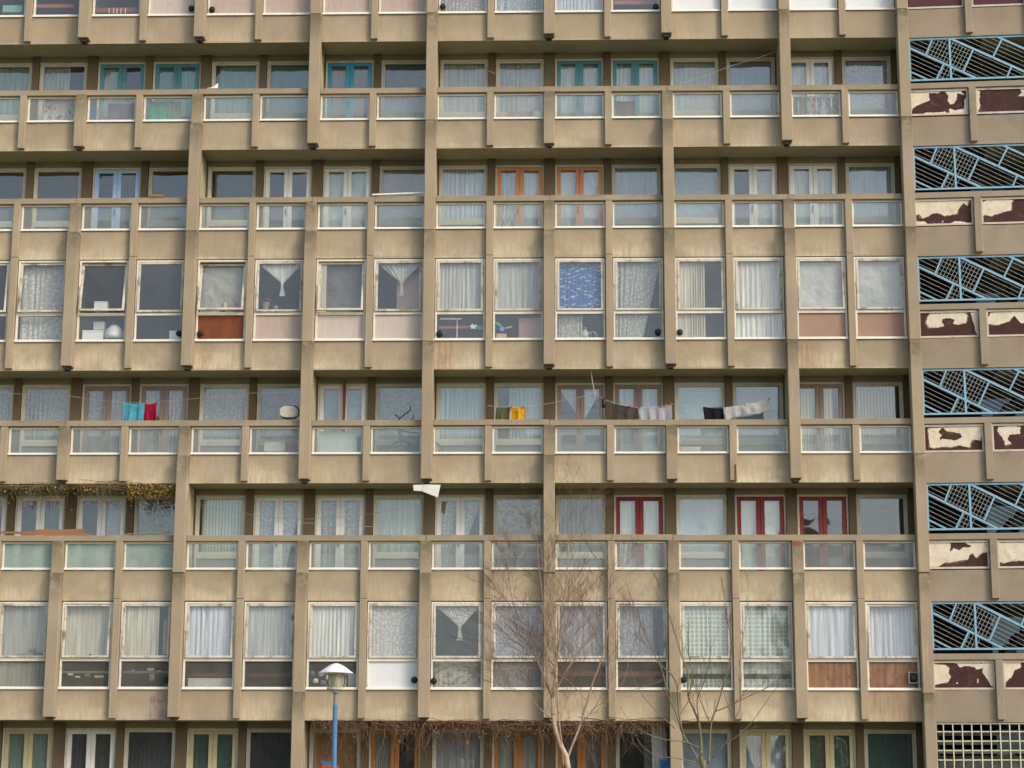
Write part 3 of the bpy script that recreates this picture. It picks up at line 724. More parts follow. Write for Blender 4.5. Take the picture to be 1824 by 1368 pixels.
# ------------------------------------------------------------------ laundry
def cloth(name, label, cat, tl, tr, drop, Y, col, kind='plain', group=None, hem=.02, parent=None, drop2=None):
    a = at(tl[0], tl[1], Y); b = at(tr[0], tr[1], Y); rnd = random.Random(int(tl[0]*3+tl[1])); ph = rnd.uniform(0, 6)
    W = (b-a).length; drop2 = drop if drop2 is None else drop2
    def fn(u, v):
        p = a.lerp(b, u); d = drop+(drop2-drop)*u
        fold = .022*math.sin(u*W*26+ph)*(.3+v)+.012*math.sin(u*W*61+ph*2)*v
        return (p.x+(u-.5)*-.04*W*v+.01*math.sin(v*5+ph), p.y+fold, p.z-d*v-hem*math.sin(u*PI)*(1-v)+hem*.8*math.sin(u*9+ph)*v)
    m = cloth_grid(fn, 26, 12)
    # a second layer folded over the line
    b0 = len(m.v); m.v += [(x, y+.018, z) for x, y, z in m.v]; n = b0
    m.f += [tuple(i+n for i in f[::-1]) for f in list(m.f)]
    for k in range(26): m.f.append((k+1, k, k+n, k+1+n))
    o = m.build(name, fabric(col, kind), None, a, smooth=True)
    return tag(o, label, cat, group)
def peg(px, py, Y, col):
    c = at(px, py, Y)
    o = MB().box(c.x-.008, c.x+.008, c.y-.03, c.y+.03, c.z-.035, c.z+.035).build('clothes_peg', flat('peg_'+col[0], col[1], .1), None, c, bevel=.003)
    tag(o, 'small %s plastic peg on the clothes line' % col[0], 'clothes peg', 'pegs on the laundry line'); return o
LG = 'washing hung on the balcony lines'
cloth('towel', 'light blue towel hung next to the red cloth on left balcony', 'towel', (219.5,717), (257,718.5), .55, .20, (.06,.27,.35), 'sheet', LG)
cloth('cloth', 'crimson red cloth hung next to the light blue towel', 'cloth', (257,719), (280,716), .5, .21, (.24,.008,.025), 'sheet', LG, .03)
cloth('cloth', 'dark green striped cloth hung beside the yellow cloth', 'cloth', (883,725), (908,725), .4, .24, (.09,.10,.05), 'pleat', LG)
cloth('cloth', 'mustard yellow cloth pegged above the balcony rail', 'cloth', (909,724), (935,724), .4, .22, (.55,.28,.02), 'sheet', LG)
cloth('towel', 'long dark brown towel on sloping line beside checked shirt', 'towel', (1089,718), (1137,727), .52, .22, (.075,.055,.05), 'sheet', LG, .0)
cloth('shirt', 'black and white checked shirt pegged to the line', 'shirt', (1137,725), (1197,721), .36, .22, (.48,.48,.52), 'check', LG, .02)
cloth('cloth', 'black cloth hung left of the pale grey garment', 'cloth', (1253,724), (1289,724), .36, .22, (.012,.012,.016), 'sheet', LG)
cloth('trousers', 'pale grey garment with dark hem on line near the fin', 'trousers', (1289,726), (1371,711), .27, .20, (.40,.40,.39), 'sheet', LG, .03, None, .27)
for px, py, c in ((1141,724,('green',(.05,.4,.2))),(1122,723,('red',(.6,.05,.04))),(1178,722,('red',(.6,.05,.04))),(1186,721,('red',(.6,.05,.04))),(1195,718,('red',(.6,.05,.04))),(911,724,('red',(.6,.05,.04))),(933,723,('red',(.6,.05,.04))),(1330,720,('white',(.7,.7,.7))),(1370,710,('red',(.6,.05,.04))),(1090,716,('green',(.05,.4,.2)))):
    peg(px, py, .19, c)
def line(label, pts, Y, col=(.5,.48,.38), r=.004, cat='clothes line', name='clothes_line', grp='clothes lines'):
    P = [at(px, py, Y) for px, py in pts]; out = []
    for a, b in zip(P[:-1], P[1:]):
        for k in range(6):
            t = k/6; q = a.lerp(b, t); q.z -= .02*math.sin(t*PI); out.append(q)
    out.append(P[-1])
    return tag(MB().tube(out, r, 4).build(name, flat('line_cord_%d' % int(col[0]*100), col), None, out[0]), label, cat, grp)
line('thin line sagging behind the blue towel, left laundry balcony', [(2,699),(120,705),(219,716),(281,715),(370,707),(450,700),(528,697)], .2, (.40,.37,.30))
line('line carrying the yellow cloth, rising right to the aerial', [(868,722),(910,724),(935,724),(1000,714),(1060,700),(1090,717),(1140,726),(1200,720)], .2, (.62,.55,.38))
line('line carrying the black cloth beside the tall fin', [(1200,720),(1253,724),(1290,726),(1372,710),(1398,705)], .2, (.5,.48,.42))
line('pale string slanting up across the highest balcony row', [(1208,150),(1300,118),(1392,88)], .1, (.6,.52,.36), .004)
line('thin string across the dry-vine row, left of paper', [(346,898),(420,912),(520,925),(640,918),(752,897)], .2, (.25,.25,.24), .004)
line('lower thin string across the dry-vine row, left of paper', [(452,924),(560,932),(660,938),(752,938)], .2, (.42,.42,.4), .004)
line('thin string crossing the second-highest balcony end window row', [(870,126),(900,136),(965,152)], .2, (.5,.48,.4), .003)
line('bent white aerial rod sticking up above the balcony rail', [(1053,658),(1055,678),(1060,702)], .12, (.60,.57,.48), .007, 'aerial', 'aerial_rod', None)
c = at(1075.5, 718, .16); m = MB(); m.lathe((c.x, c.y, c.z), [(.001,-.115),(.045,-.10),(.052,-.02),(.045,.07),(.02,.11),(.001,.115)], 12)
tag(m.build('peg_bag', M['plastic_black'], None, c, smooth=True), 'black peg bag hanging from the line at the aerial', 'peg bag')

# things behind the cloudy parapet glass
BG = 'washing behind the parapet glass'
cloth('cloth', 'white cloth with red flowers hung behind low glass, top left', 'cloth', (80,177), (133,177), .6, .16, (.72,.68,.66), 'flower', BG)
cloth('blanket', 'purple blanket hung behind low glass, top left balcony', 'blanket', (192,184), (240,184), .6, .2, (.22,.16,.33), 'sheet', BG)
cloth('towel', 'narrow blue towel behind low glass left of purple blanket', 'towel', (160,183), (172,182), .5, .14, (.04,.13,.42), 'sheet', BG)
cloth('towel', 'bright green towel hung behind low glass, highest balcony row', 'towel', (265,180), (304,180), .6, .15, (.02,.42,.26), 'sheet', BG)
cloth('towel', 'olive towel hung right of the bright green towel', 'towel', (305,181), (323,181), .32, .17, (.30,.34,.06), 'sheet', BG)
cloth('blanket', 'pale pink blanket folded behind low glass, highest balcony row', 'blanket', (903,197), (949,197), .25, .16, (.62,.40,.42), 'sheet', BG)
cloth('towel', 'dark maroon towel behind low glass under teal doors', 'towel', (1095,179), (1132,179), .5, .16, (.16,.05,.06), 'sheet', BG)
for k, (xa, xb, c, nm) in enumerate(((1414,1421,(.20,.18,.16),'brown'),(1422,1429,(.30,.13,.07),'rust'),(1431,1436,(.05,.16,.13),'dark green'),(1437,1444,(.55,.55,.5),'cream'),(1446,1453,(.66,.06,.25),'pink'),(1455,1463,(.20,.12,.42),'violet'),(1465,1471,(.55,.5,.55),'white'),(1472,1480,(.22,.08,.2),'plum'),(1482,1491,(.08,.14,.22),'navy'))):
    cloth('shirt', '%s garment on the drying rack behind low glass near stair tower' % nm, 'shirt', (xa,171+k % 3), (xb,172), .46, .14+.01*(k % 2), c, 'sheet', 'garments on the drying rack')
def rack(label, x0, x1, y0, y1, Y):
    m = MB(); P = lambda x, y, d=0: at(x, y, Y+d)
    n = 2
    for k in range(n):
        a = x0+(x1-x0)*k/n; b = x0+(x1-x0)*(k+1)/n
        m.tube([P(a, y0), P(b, y1)], .009, 5); m.tube([P(b, y0, .012), P(a, y1, .012)], .009, 5)
    m.tube([P(x0, y0, -.01), P(x1, y0, -.01)], .008, 5)
    return tag(m.build('drying_rack', M['sill'], None, P(x0, y1)), label, 'drying rack')
rack('white folding rack behind colourful clothes near stair tower', 1440, 1494, 172, 206, .125)
rack('white crossed rack before the orange doors, behind low glass', 888, 920, 370, 404, .15)
c = at(593, 388, .06); m = MB()
for k in range(5):
    t = k*2*PI/5; m.tube([c, c+Vector((math.cos(t)*.07, 0, math.sin(t)*.07))], [.03, .008], 6)
tag(m.build('paper_star', M['sill'], None, c), 'small white star stuck inside low parapet glass', 'paper star')
def box_thing(name, label, cat, x0, y0, x1, y1, Y, depth, col, lid=True, rough=.6):
    a = at(x0, y1, Y); b = at(x1, y0, Y); rt = empty(name, a, label, cat)
    WO[rt.name] = Vector(a)
    cm = flat('%s_%d_%d' % (name, int(col[0]*100), int(col[2]*100)), col, .15, rough)
    h = b.z-a.z
    part(MB().box(a.x, b.x, Y, Y+depth, a.z, a.z+h*(.86 if lid else 1)), 'body', cm, rt, bevel=.006)
    if lid: part(MB().box(a.x-.006, b.x+.006, Y-.006, Y+depth, a.z+h*.865, a.z+h), 'lid', cm, rt, bevel=.004)
    return rt
W1 = (.74,.74,.70)
box_thing('box', 'white box standing in the dark tilted-open window, upper flush row', 'box', 167, 537, 191, 553, .22, .2, W1)
box_thing('box', 'large white box low behind glass under the dark tilted window', 'box', 146, 588, 184, 606, .14, .2, W1)
box_thing('box', 'small white box stacked behind the large white box', 'box', 166, 573, 186, 587, .2, .2, (.6,.6,.58))
c = at(203, 598, .2); m = MB(); m.lathe((c.x, c.y+.05, c.z-.02), [(.001,.30),(.10,.27),(.20,.16),(.24,.02),(.22,-.05),(.001,-.06)], 18)
tag(m.build('bag', flat('white_bag', (.6,.6,.6)), None, c, smooth=True), 'rounded white bag beside the large white box', 'bag')
box_thing('box', 'white box low behind glass beside the black vent, dark blue window', 'box', 301, 589, 322, 605, .12, .2, W1)
box_thing('cabinet', 'pink cabinet edge behind low glass below grey pleated curtain', 'cabinet', 924, 566, 964, 602, .2, .3, (.50,.29,.24), False)
box_thing('wardrobe', 'pinkish wardrobe behind window with tied white curtain', 'wardrobe', 706, 489, 750, 556, .35, .3, (.48,.32,.27), False)
box_thing('cupboard', 'orange-tan cupboard behind curtain, lower flush row at left', 'cupboard', 289, 1104, 297, 1165, .24, .2, (.52,.28,.12), False)
box_thing('board', 'white board leaning behind low glass under white doors with red post', 'board', 568, 768, 636, 806, .12, .03, (.72,.76,.72), False)
box_thing('washing_basin', 'white basin behind low glass left of the white board', 'basin', 470, 787, 508, 804, .14, .3, (.68,.68,.64), True)
box_thing('crate', 'red crate beside the white basin behind low glass', 'crate', 510, 788, 524, 804, .15, .25, (.40,.07,.05), True)
box_thing('box', 'white low box behind glass below pale sheet, laundry row', 'box', 1212, 795, 1248, 803, .12, .2, W1)
box_thing('counter', 'white counter behind low glass, lower flush row, fourth from left', 'counter', 334, 1208, 415, 1224, .2, .4, (.66,.66,.64), True)
box_thing('shelf', 'dark red shelf behind low glass above the white counter', 'shelf', 334, 1199, 415, 1206, .3, .2, (.16,.03,.035), False)
box_thing('shelf', 'dark red shelf behind low glass left of the lamp', 'shelf', 440, 1199, 520, 1206, .3, .2, (.16,.03,.035), False)
box_thing('shelf', 'rust red shelf behind low glass under the birch twigs', 'shelf', 996, 1196, 1082, 1204, .3, .2, (.26,.08,.05), False)
box_thing('shelf', 'brick red shelf behind low glass right of the birch', 'shelf', 1100, 1196, 1184, 1205, .3, .2, (.24,.08,.05), False)
for k, (x0, x1) in enumerate(((111, 193), (218, 300))):
    box_thing('shelf', ('long grey shelf of clutter behind low glass, lower flush row, %s from left' % ('second', 'third')[k]), 'shelf', x0, 1195, x1, 1199, .3, .2, (.30,.29,.26), False)
for k, (x, y, w_, h_, c) in enumerate(((120,1203,10,4,(.7,.68,.6)),(134,1207,8,3,(.7,.7,.65)),(150,1205,9,5,(.3,.2,.12)),(168,1207,16,4,(.7,.68,.6)),(233,1197,7,5,(.3,.35,.3)),(262,1194,12,4,(.7,.75,.68)),(280,1197,8,3,(.6,.6,.55)),(266,1212,9,12,(.42,.32,.22)))):
    box_thing('tin', 'small %s tin among shelf clutter, %s of its row' % (('pale','pale','brown','long white','green','mint','cream','tall tan')[k], ('leftmost','second','third','rightmost','leftmost','middle','right','lowest')[k]), 'tin', x, y-h_, x+w_, y, .26, .06, c, False)
# clutter in the cut-off top row
for k, (x0, y0, x1, y1, c, lb) in enumerate(((64,7,132,14,(.30,.10,.07),'long rust red shelf'),(170,13,245,22,(.20,.07,.06),'dark red shelf under yellow cards'),(4,9,40,22,(.20,.42,.34),'mint green box'),(785,1,868,7,(.30,.12,.10),'rust red bar behind net curtain'),(885,2,967,8,(.36,.15,.13),'long dull red bar'),(990,0,1075,7,(.42,.18,.13),'brick red bar above white cloth'),(1093,0,1175,8,(.34,.12,.10),'dark brick red bar by the vent'))):
    box_thing('shelf', lb+' in the cut-off top row', 'shelf', x0, y0, x1, y1, .13+.02*(k > 2), .12, c, False)
for k, x in enumerate((193, 201, 207, 214, 222)):
    box_thing('card', 'yellow card on the dark red shelf, %s of five' % ('first','second','third','fourth','fifth')[k], 'card', x, 14, x+2.5, 24, .11, .01, (.72,.42,.12), False)
# mobile of ornaments behind low glass
m = MB(); a, b = at(782, 583, .2), at(850, 583, .2); m.box(a.x, b.x, .2, .22, a.z-.03, a.z+.03)
tag(m.build('shelf', flat('rust_shelf', (.26,.09,.07)), None, a), 'thin rust red shelf behind the green and white ornaments', 'shelf')
m = MB(); a = at(784, 568, .16); b = at(822, 568, .16); c = at(814, 604, .16)
m.box(a.x, b.x, .15, .17, a.z-.018, a.z+.018); m.box(c.x-.008, c.x+.008, .152, .168, c.z, a.z-.02)
tag(m.build('white_bracket', M['sill'], None, a), 'white angled bracket behind low glass by the tall middle fin', 'bracket')
def ornament(label, px, py, col, pts, Y=.13):
    c = at(px, py, Y); m = MB(); m.prism([(c.x+x*.012, c.z+z_*.012) for x, z_ in pts], Y, Y+.012)
    tag(m.build('ornament', flat('ornament_%d' % int(sum(col)*100), col, .1), None, c, bevel=0), label, 'ornament', 'cut-out ornaments in the window')
bird = [(-8,2),(-4,3),(-2,7),(1,3),(5,5),(8,2),(4,-1),(5,-5),(0,-3),(-4,-5),(-4,-1)]
leaf = [(-8,0),(-4,4),(2,4),(8,1),(5,-3),(-2,-4)]
ornament('white bird-shaped ornament behind low glass', 843, 582, (.8,.8,.8), bird)
ornament('green oval ornament right of the white bird', 855, 584, (.03,.42,.22), leaf)
ornament('green slanting ornament above the blue ball', 888, 577, (.04,.36,.14), [(-6,5),(0,3),(6,-3),(3,-5),(-3,-1),(-7,1)])
ornament('blue and white ball ornament behind low glass', 894, 586, (.10,.28,.60), [(-5,0),(-3,4),(2,5),(5,1),(3,-4),(-2,-4)])
ornament('orange ribbon ornament by the pink cabinet', 906, 584, (.6,.25,.12), [(-7,1),(6,4),(7,1),(-6,-2)])
box_thing('box', 'small tan box below the ornaments', 'box', 884, 594, 902, 602, .15, .1, (.52,.36,.20), True)
# small doll seated on a white chair behind glass
c = at(1042, 602, .35); rt = empty('doll', c, 'small doll in white top seated behind the low glass', 'doll'); WO[rt.name] = Vector(c)
m = MB(); m.lathe((c.x, c.y, c.z), [(.001,-.02),(.10,.0),(.10,.06),(.085,.13),(.045,.18),(.03,.20)], 14); part(m, 'dress', flat('doll_dress', (.70,.66,.70)), rt, org=c, smooth=True)
m = MB(); m.lathe((c.x, c.y, c.z+.245), [(.001,-.055),(.035,-.045),(.05,0),(.035,.045),(.001,.055)], 14); part(m, 'head', flat('doll_skin', (.50,.30,.22)), rt, org=c, smooth=True)
m = MB(); m.lathe((c.x, c.y+.008, c.z+.255), [(.054,-.01),(.052,.025),(.035,.052),(.001,.064)], 14); part(m, 'hair', flat('doll_hair', (.05,.03,.02)), rt, org=c, smooth=True)
m = MB()
for sx in (-1, 1): m.tube([(c.x+sx*.05, c.y-.01, c.z+.165), (c.x+sx*.105, c.y-.03, c.z+.10), (c.x+sx*.07, c.y-.09, c.z+.05)], [.022,.02,.016], 8)
part(m, 'arms', flat('doll_skin2', (.50,.31,.23)), rt, org=c, smooth=True)
c = at(1056, 604, .4); m = MB()
pts = [(c.x-.10, c.y, c.z-.1)]+[(c.x-.10*math.cos(t*PI/8), c.y, c.z+.06+.12*math.sin(t*PI/8)) for t in range(9)]+[(c.x+.10, c.y, c.z-.1)]
m.tube(pts, .012, 6); m.tube([(c.x-.035, c.y, c.z-.1), (c.x-.035, c.y, c.z+.16)], .007, 5); m.tube([(c.x+.035, c.y, c.z-.1), (c.x+.035, c.y, c.z+.16)], .007, 5); m.box(c.x-.13, c.x+.12, c.y-.25, c.y+.02, c.z-.13, c.z-.1)
tag(m.build('chair', M['sill'], None, c), 'white round-backed chair behind the doll', 'chair')
# flower pots in the window with the tied curtain
for k, (px, py, col, lb) in enumerate(((473, 552, (.30,.18,.14), 'brown pot with pink flowers under the tied white curtain'), (491, 553, (.35,.26,.2), 'small tan pot right of the pink flowers'))):
    c = at(px, py, .24); rt = empty('flower_pot', c, lb, 'flower pot'); WO[rt.name] = Vector(c)
    r = .09 if k == 0 else .055
    m = MB(); m.lathe((c.x, c.y, c.z), [(.001,0),(r*.7,0),(r,r*1.5),(r*1.08,r*1.5),(r*1.08,r*1.8),(r*.9,r*1.8)], 14); part(m, 'pot', flat('pot_%d' % k, col), rt, org=c, smooth=False)
    m = MB(); rnd = random.Random(k)
    for q in range(40 if k == 0 else 12):
        d = Vector((rnd.uniform(-1,1), rnd.uniform(-1,1), rnd.uniform(.1,1.2))).normalized()*r*rnd.uniform(.7,1.9); p = Vector((c.x, c.y, c.z+r*1.8))+d
        s_ = r*.22; m.v += [tuple(p+Vector((rnd.uniform(-s_,s_), rnd.uniform(-s_,s_), rnd.uniform(-s_,s_)))) for _ in range(3)]; m.f.append((len(m.v)-3, len(m.v)-2, len(m.v)-1))
    part(m, 'blooms' if k == 0 else 'leaves', flat('bloom_%d' % k, ((.55,.18,.2),(.12,.2,.06))[k]), rt, org=c)
c = at(421, 551, .25)
for k, (px, col, lb) in enumerate(((400, (.50,.42,.22), 'small cream toy on the sill of the tilted window over rust board'), (420, (.50,.10,.12), 'small red toy on the sill of the tilted window over rust board'))):
    c = at(px, 552, .16); m = MB(); m.lathe(c, [(.001,0),(.06,0),(.065,.05),(.04,.10),(.048,.14),(.03,.185),(.001,.20)], 12)
    tag(m.build('toy', flat('toy_%d' % k, col), None, c, smooth=True), lb, 'toy')
# things on and over the rails
def solid(name, label, cat, mb, mat, org, **k): return tag(mb.build(name, mat, None, org, **k), label, cat)
a = at(663, 347, -.06); b = at(754, 343.5, -.06)
solid('white_pole', 'white pole lying on the rail under the brown blind', 'pole', MB().tube([a, b], .022, 8), M['sill'], a)
a = at(264, 349, -.02); b = at(292, 349, -.02)
solid('plank', 'short brown plank on the rail beside the tall fin', 'plank', MB().box(a.x, b.x, -.04, .10, a.z-.03, a.z+.035), flat('plank_brown', (.24,.15,.08)), a, bevel=.006)
a = at(368, 157, .0); m = MB(); m.prism([(a.x, a.z-.01), (a.x+.16, a.z+.02), (a.x+.27, a.z+.12), (a.x+.28, a.z-.01)], -.02, .02)
solid('rag', 'small white rag on the highest rail beside the green curtain', 'rag', m, M['sill'], a)
wd = simple('orange_weathered_plank', (.34,.155,.08), .4, .7, 1.5, (.5,1,6))
for k, (x0, ya, x1, yb, th, lb) in enumerate(((-12, 948, 60, 949, .055, 'orange board on the rail at the left edge'), (62, 947, 150, 946, .10, 'thick rust orange board on the rail under dried vines'), (40, 951, 160, 951.5, .05, 'long pale orange plank beneath the thick board'))):
    a = at(x0, ya, -.02-.05*(k == 2)); b = at(x1, yb, -.02-.05*(k == 2)); m = MB()
    m.prism([(a.x, a.z-th/2), (a.x, a.z+th/2), ((a.x+b.x)/2, (a.z+b.z)/2+th*.35), (b.x, b.z+th/2), (b.x, b.z-th/2), ((a.x+b.x)/2, (a.z+b.z)/2-th*.6)], a.y-.03, a.y+.0)
    solid('plank', lb, 'plank', m, wd, a)
a = at(209, 953, .0); b = at(306, 947.5, .0)
solid('cane', 'thin green cane leaning along the rail under yellow leaves', 'cane', MB().tube([a, a.lerp(b,.5)+Vector((0,0,.01)), b], .012, 6), flat('cane_green', (.25,.27,.18)), a)
# round basket on the rail
c = at(514, 733.5, -.02); rt = empty('basket', c, 'round pale wicker basket with dark rim on the laundry balcony rail', 'basket'); WO[rt.name] = Vector(c)
def rr(w_, h_, n=24): return [(w_*math.copysign(abs(math.cos(t))**.7, math.cos(t)), h_*math.copysign(abs(math.sin(t))**.7, math.sin(t))) for t in (2*PI*k/n for k in range(n))]
m = MB(); m.prism([(c.x+x, c.z+z_) for x, z_ in rr(.195, .135)], c.y-.04, c.y+.03)
bk = simple('pale_wicker', (.55,.50,.42), .3, .8, 60); part(m, 'tray', bk, rt, org=c)
m = MB(); m.tube([(c.x+x+.03, c.y+.02, c.z+z_-.01) for x, z_ in rr(.205, .150)+rr(.205, .150)[:1]], .018, 6, False); part(m, 'rim', flat('basket_rim', (.05,.035,.03)), rt, org=c)
# cardboard caught under the fin
a = at(760, 874, -.25); m = MB()
f_ = lambda *p: [(at(x, y, -.25).x, at(x, y, -.25).z) for x, y in p]
m.prism(f_((736,864),(757,863.5),(759,868),(752,875),(737,874)), -.26, -.25); m.prism(f_((757,863.5),(785,864),(780,886.5),(752,875.5)), -.285, -.272)
solid('cardboard_sheet', 'folded white card hanging under the tall middle fin', 'card', m, flat('white_card', (.68,.66,.60), .1), a)
# bicycle on the laundry balcony
c = at(716, 806, .45); rt = empty('bicycle', c, 'bicycle parked behind low glass with handlebars above the rail', 'bicycle'); WO[rt.name] = Vector(c)
zc = c.z-.06
def ring(cx, r, rr_=.016, n=28): return [(cx+r*math.cos(2*PI*k/n), .45, zc+r*math.sin(2*PI*k/n)) for k in range(n+1)]
for cx in (c.x, c.x-.0+.62):
    wm = part(MB().tube(ring(cx, .33), .018, 6, False), 'wheel', flat('tyre_black', (.02,.02,.02)), rt, org=(cx, .45, zc))
    sp = MB(); sp.tube(ring(cx, .305), .008, 5, False)
    for k in range(10): sp.tube([(cx, .45, zc), (cx+.30*math.cos(k*PI/5), .45, zc+.30*math.sin(k*PI/5))], .003, 3)
    part(sp, 'spokes', flat('spoke_metal', (.5,.5,.5)), wm, org=(cx, .45, zc))
x0 = c.x; m = MB(); fm = flat('bike_violet', (.20,.10,.22))
for a_, b_ in (((x0,zc),(x0-.09,zc+.62)), ((x0+.02,zc),(x0-.06,zc+.62)), ((x0-.05,zc+.5),(x0+.32,zc+.05)), ((x0-.05,zc+.58),(x0+.42,zc+.50)), ((x0+.32,zc+.05),(x0+.44,zc+.62)), ((x0+.62,zc),(x0+.32,zc+.05)), ((x0+.62,zc),(x0+.42,zc+.5))):
    m.tube([(a_[0], .45, a_[1]), (b_[0], .45, b_[1])], .016, 6)
part(m, 'bike_frame', fm, rt, org=c)
hb1, hb2 = at(704, 739, .3), at(731, 724, .5); md = Vector((x0-.08, .45, zc+.86))
part(MB().tube([hb1, hb1.lerp(md,.6)+Vector((0,0,.03)), md, hb2-Vector((0,0,.09)), hb2], .013, 6), 'handlebar', flat('bar_black', (.03,.03,.03)), rt, org=c)
part(MB().tube([md, (x0-.09, .45, zc+.60)], .014, 6), 'stem', flat('bar_black', (.03,.03,.03)), rt, org=c)
part(MB().box(x0+.36, x0+.58, .40, .50, zc+.63, zc+.68), 'saddle', flat('bar_black', (.03,.03,.03)), rt, org=c, bevel=.02)
# red post in the white double doors, bits by the ground row
a = at(613, 742, YB+.02); b = at(613, 678, YB+.02)
solid('red_post', 'dark red post standing in front of the white double doors', 'post', MB().box(a.x-.028, a.x+.028, YB-.02, YB+.02, a.z-.5, b.z), flat('post_red', (.17,.035,.025)), a)
c = at(588, 1362, -.1)
rt = empty('parasol', c, 'folded blue and red parasol leaning beside the lamp post', 'parasol'); WO[rt.name] = Vector(c)
m = MB(); m.prism([(c.x-.22, c.z+.10), (c.x-.05, c.z+.06), (c.x+.14, c.z+.10), (c.x+.12, c.z-.02), (c.x-.15, c.z+.0)], -.12, -.05); part(m, 'blue_cloth', fabric((.03,.13,.30), 'sheet'), rt, org=c)
m = MB(); m.prism([(c.x-.18, c.z+.0), (c.x+.20, c.z-.025), (c.x+.16, c.z-.30), (c.x-.12, c.z-.28)], -.13, -.04); part(m, 'red_cloth', fabric((.40,.06,.03), 'sheet'), rt, org=c)
a = at(1160, 1285, .3)
cloth('sheet', 'grey white sheet hung in the bottom row behind bare tree', 'sheet', (1160,1286), (1186,1286), 1.3, .35, (.5,.48,.44), 'sheet')
cloth('towel', 'blue towel at the bottom edge left of the second tree pier', 'towel', (1175,1352), (1192,1352), .5, .12, (.04,.16,.36), 'sheet')

# ------------------------------------------------------------------ dried climbers
def vine(name, label, n, xr, ytop, drop, seed, cols, leaves=0, lr=None, up=False):
    rnd = random.Random(seed); m = MB(); a0 = at((xr[0]+xr[1])/2, ytop, 0)
    for k in range(n):
        px = rnd.uniform(*xr); Y = rnd.uniform(-.18, .35); p = at(px, ytop+rnd.uniform(-2, 5), 0); p.y = Y
        L = min(drop*2.2, drop*(.15+rnd.expovariate(2.2)))*(.55+.45*math.sin(px*.045+seed)**2); q = Vector((rnd.uniform(-.5,.5), rnd.uniform(-.2,.2), -1)).normalized(); pts = [p.copy()]
        for s_ in range(5):
            q += Vector((rnd.uniform(-.7,.7), rnd.uniform(-.4,.4), rnd.uniform(-.3,.35))); q.normalize(); p = p+q*(L/5); pts.append(p.copy())
        m.tube(pts, [.004,.0038,.0034,.003,.0025,.0018], 3, False)
    # stems that run along the beam
    for k in range(int((xr[1]-xr[0])/14)):
        px = rnd.uniform(*xr); p = at(px, ytop+rnd.uniform(0, 6), 0); p.y = rnd.uniform(-.15, .05); q = Vector((rnd.choice((-1,1)),0,0)); pts = [p.copy()]
        for s_ in range(9): q += Vector((0, rnd.uniform(-.1,.1), rnd.uniform(-.3,.3))); q.normalize(); q.z *= .6; p = p+q*.13; pts.append(p.copy())
        m.tube(pts, .006, 3, False)
    rt = empty(name, a0, label, 'climbing plant'); WO[rt.name] = Vector(a0)
    part(m, 'stems', flat('dry_stem_%d' % seed, cols[0], .3), rt, org=a0)
    lf = MB()
    for k in range(leaves):
        px = rnd.uniform(*lr) if rnd.random() < .75 else rnd.uniform(*xr); p = at(px, ytop+abs(rnd.gauss(0, 13)), 0); p.y = rnd.uniform(-.2, .3); s_ = rnd.uniform(.012, .03)
        a = Vector((rnd.uniform(-1,1), rnd.uniform(-1,1), rnd.uniform(-1,1))).normalized()*s_; b = Vector((rnd.uniform(-1,1), rnd.uniform(-1,1), rnd.uniform(-1,1))).normalized()*s_
        i0 = len(lf.v); lf.v += [tuple(p-a), tuple(p+b), tuple(p+a), tuple(p-b)]; lf.f.append((i0, i0+1, i0+2, i0+3))
    if leaves: part(lf, 'leaves', simple('dry_leaf_%d' % seed, cols[1], .6, .8, 14), rt, org=a0)
vine('dry_vine', 'dried yellow-brown vine hanging along the beam at left edge', 300, (-30, 312), 863, .55, 3, ((.20,.14,.07), (.42,.29,.08)), 1500, (228, 312))
vine('dry_vine', 'tangled brown vine hanging over bottom row behind the birch', 1150, (560, 1190), 1284, .85, 5, ((.15,.085,.05), (.24,.14,.07)), 1500, (690, 1150))

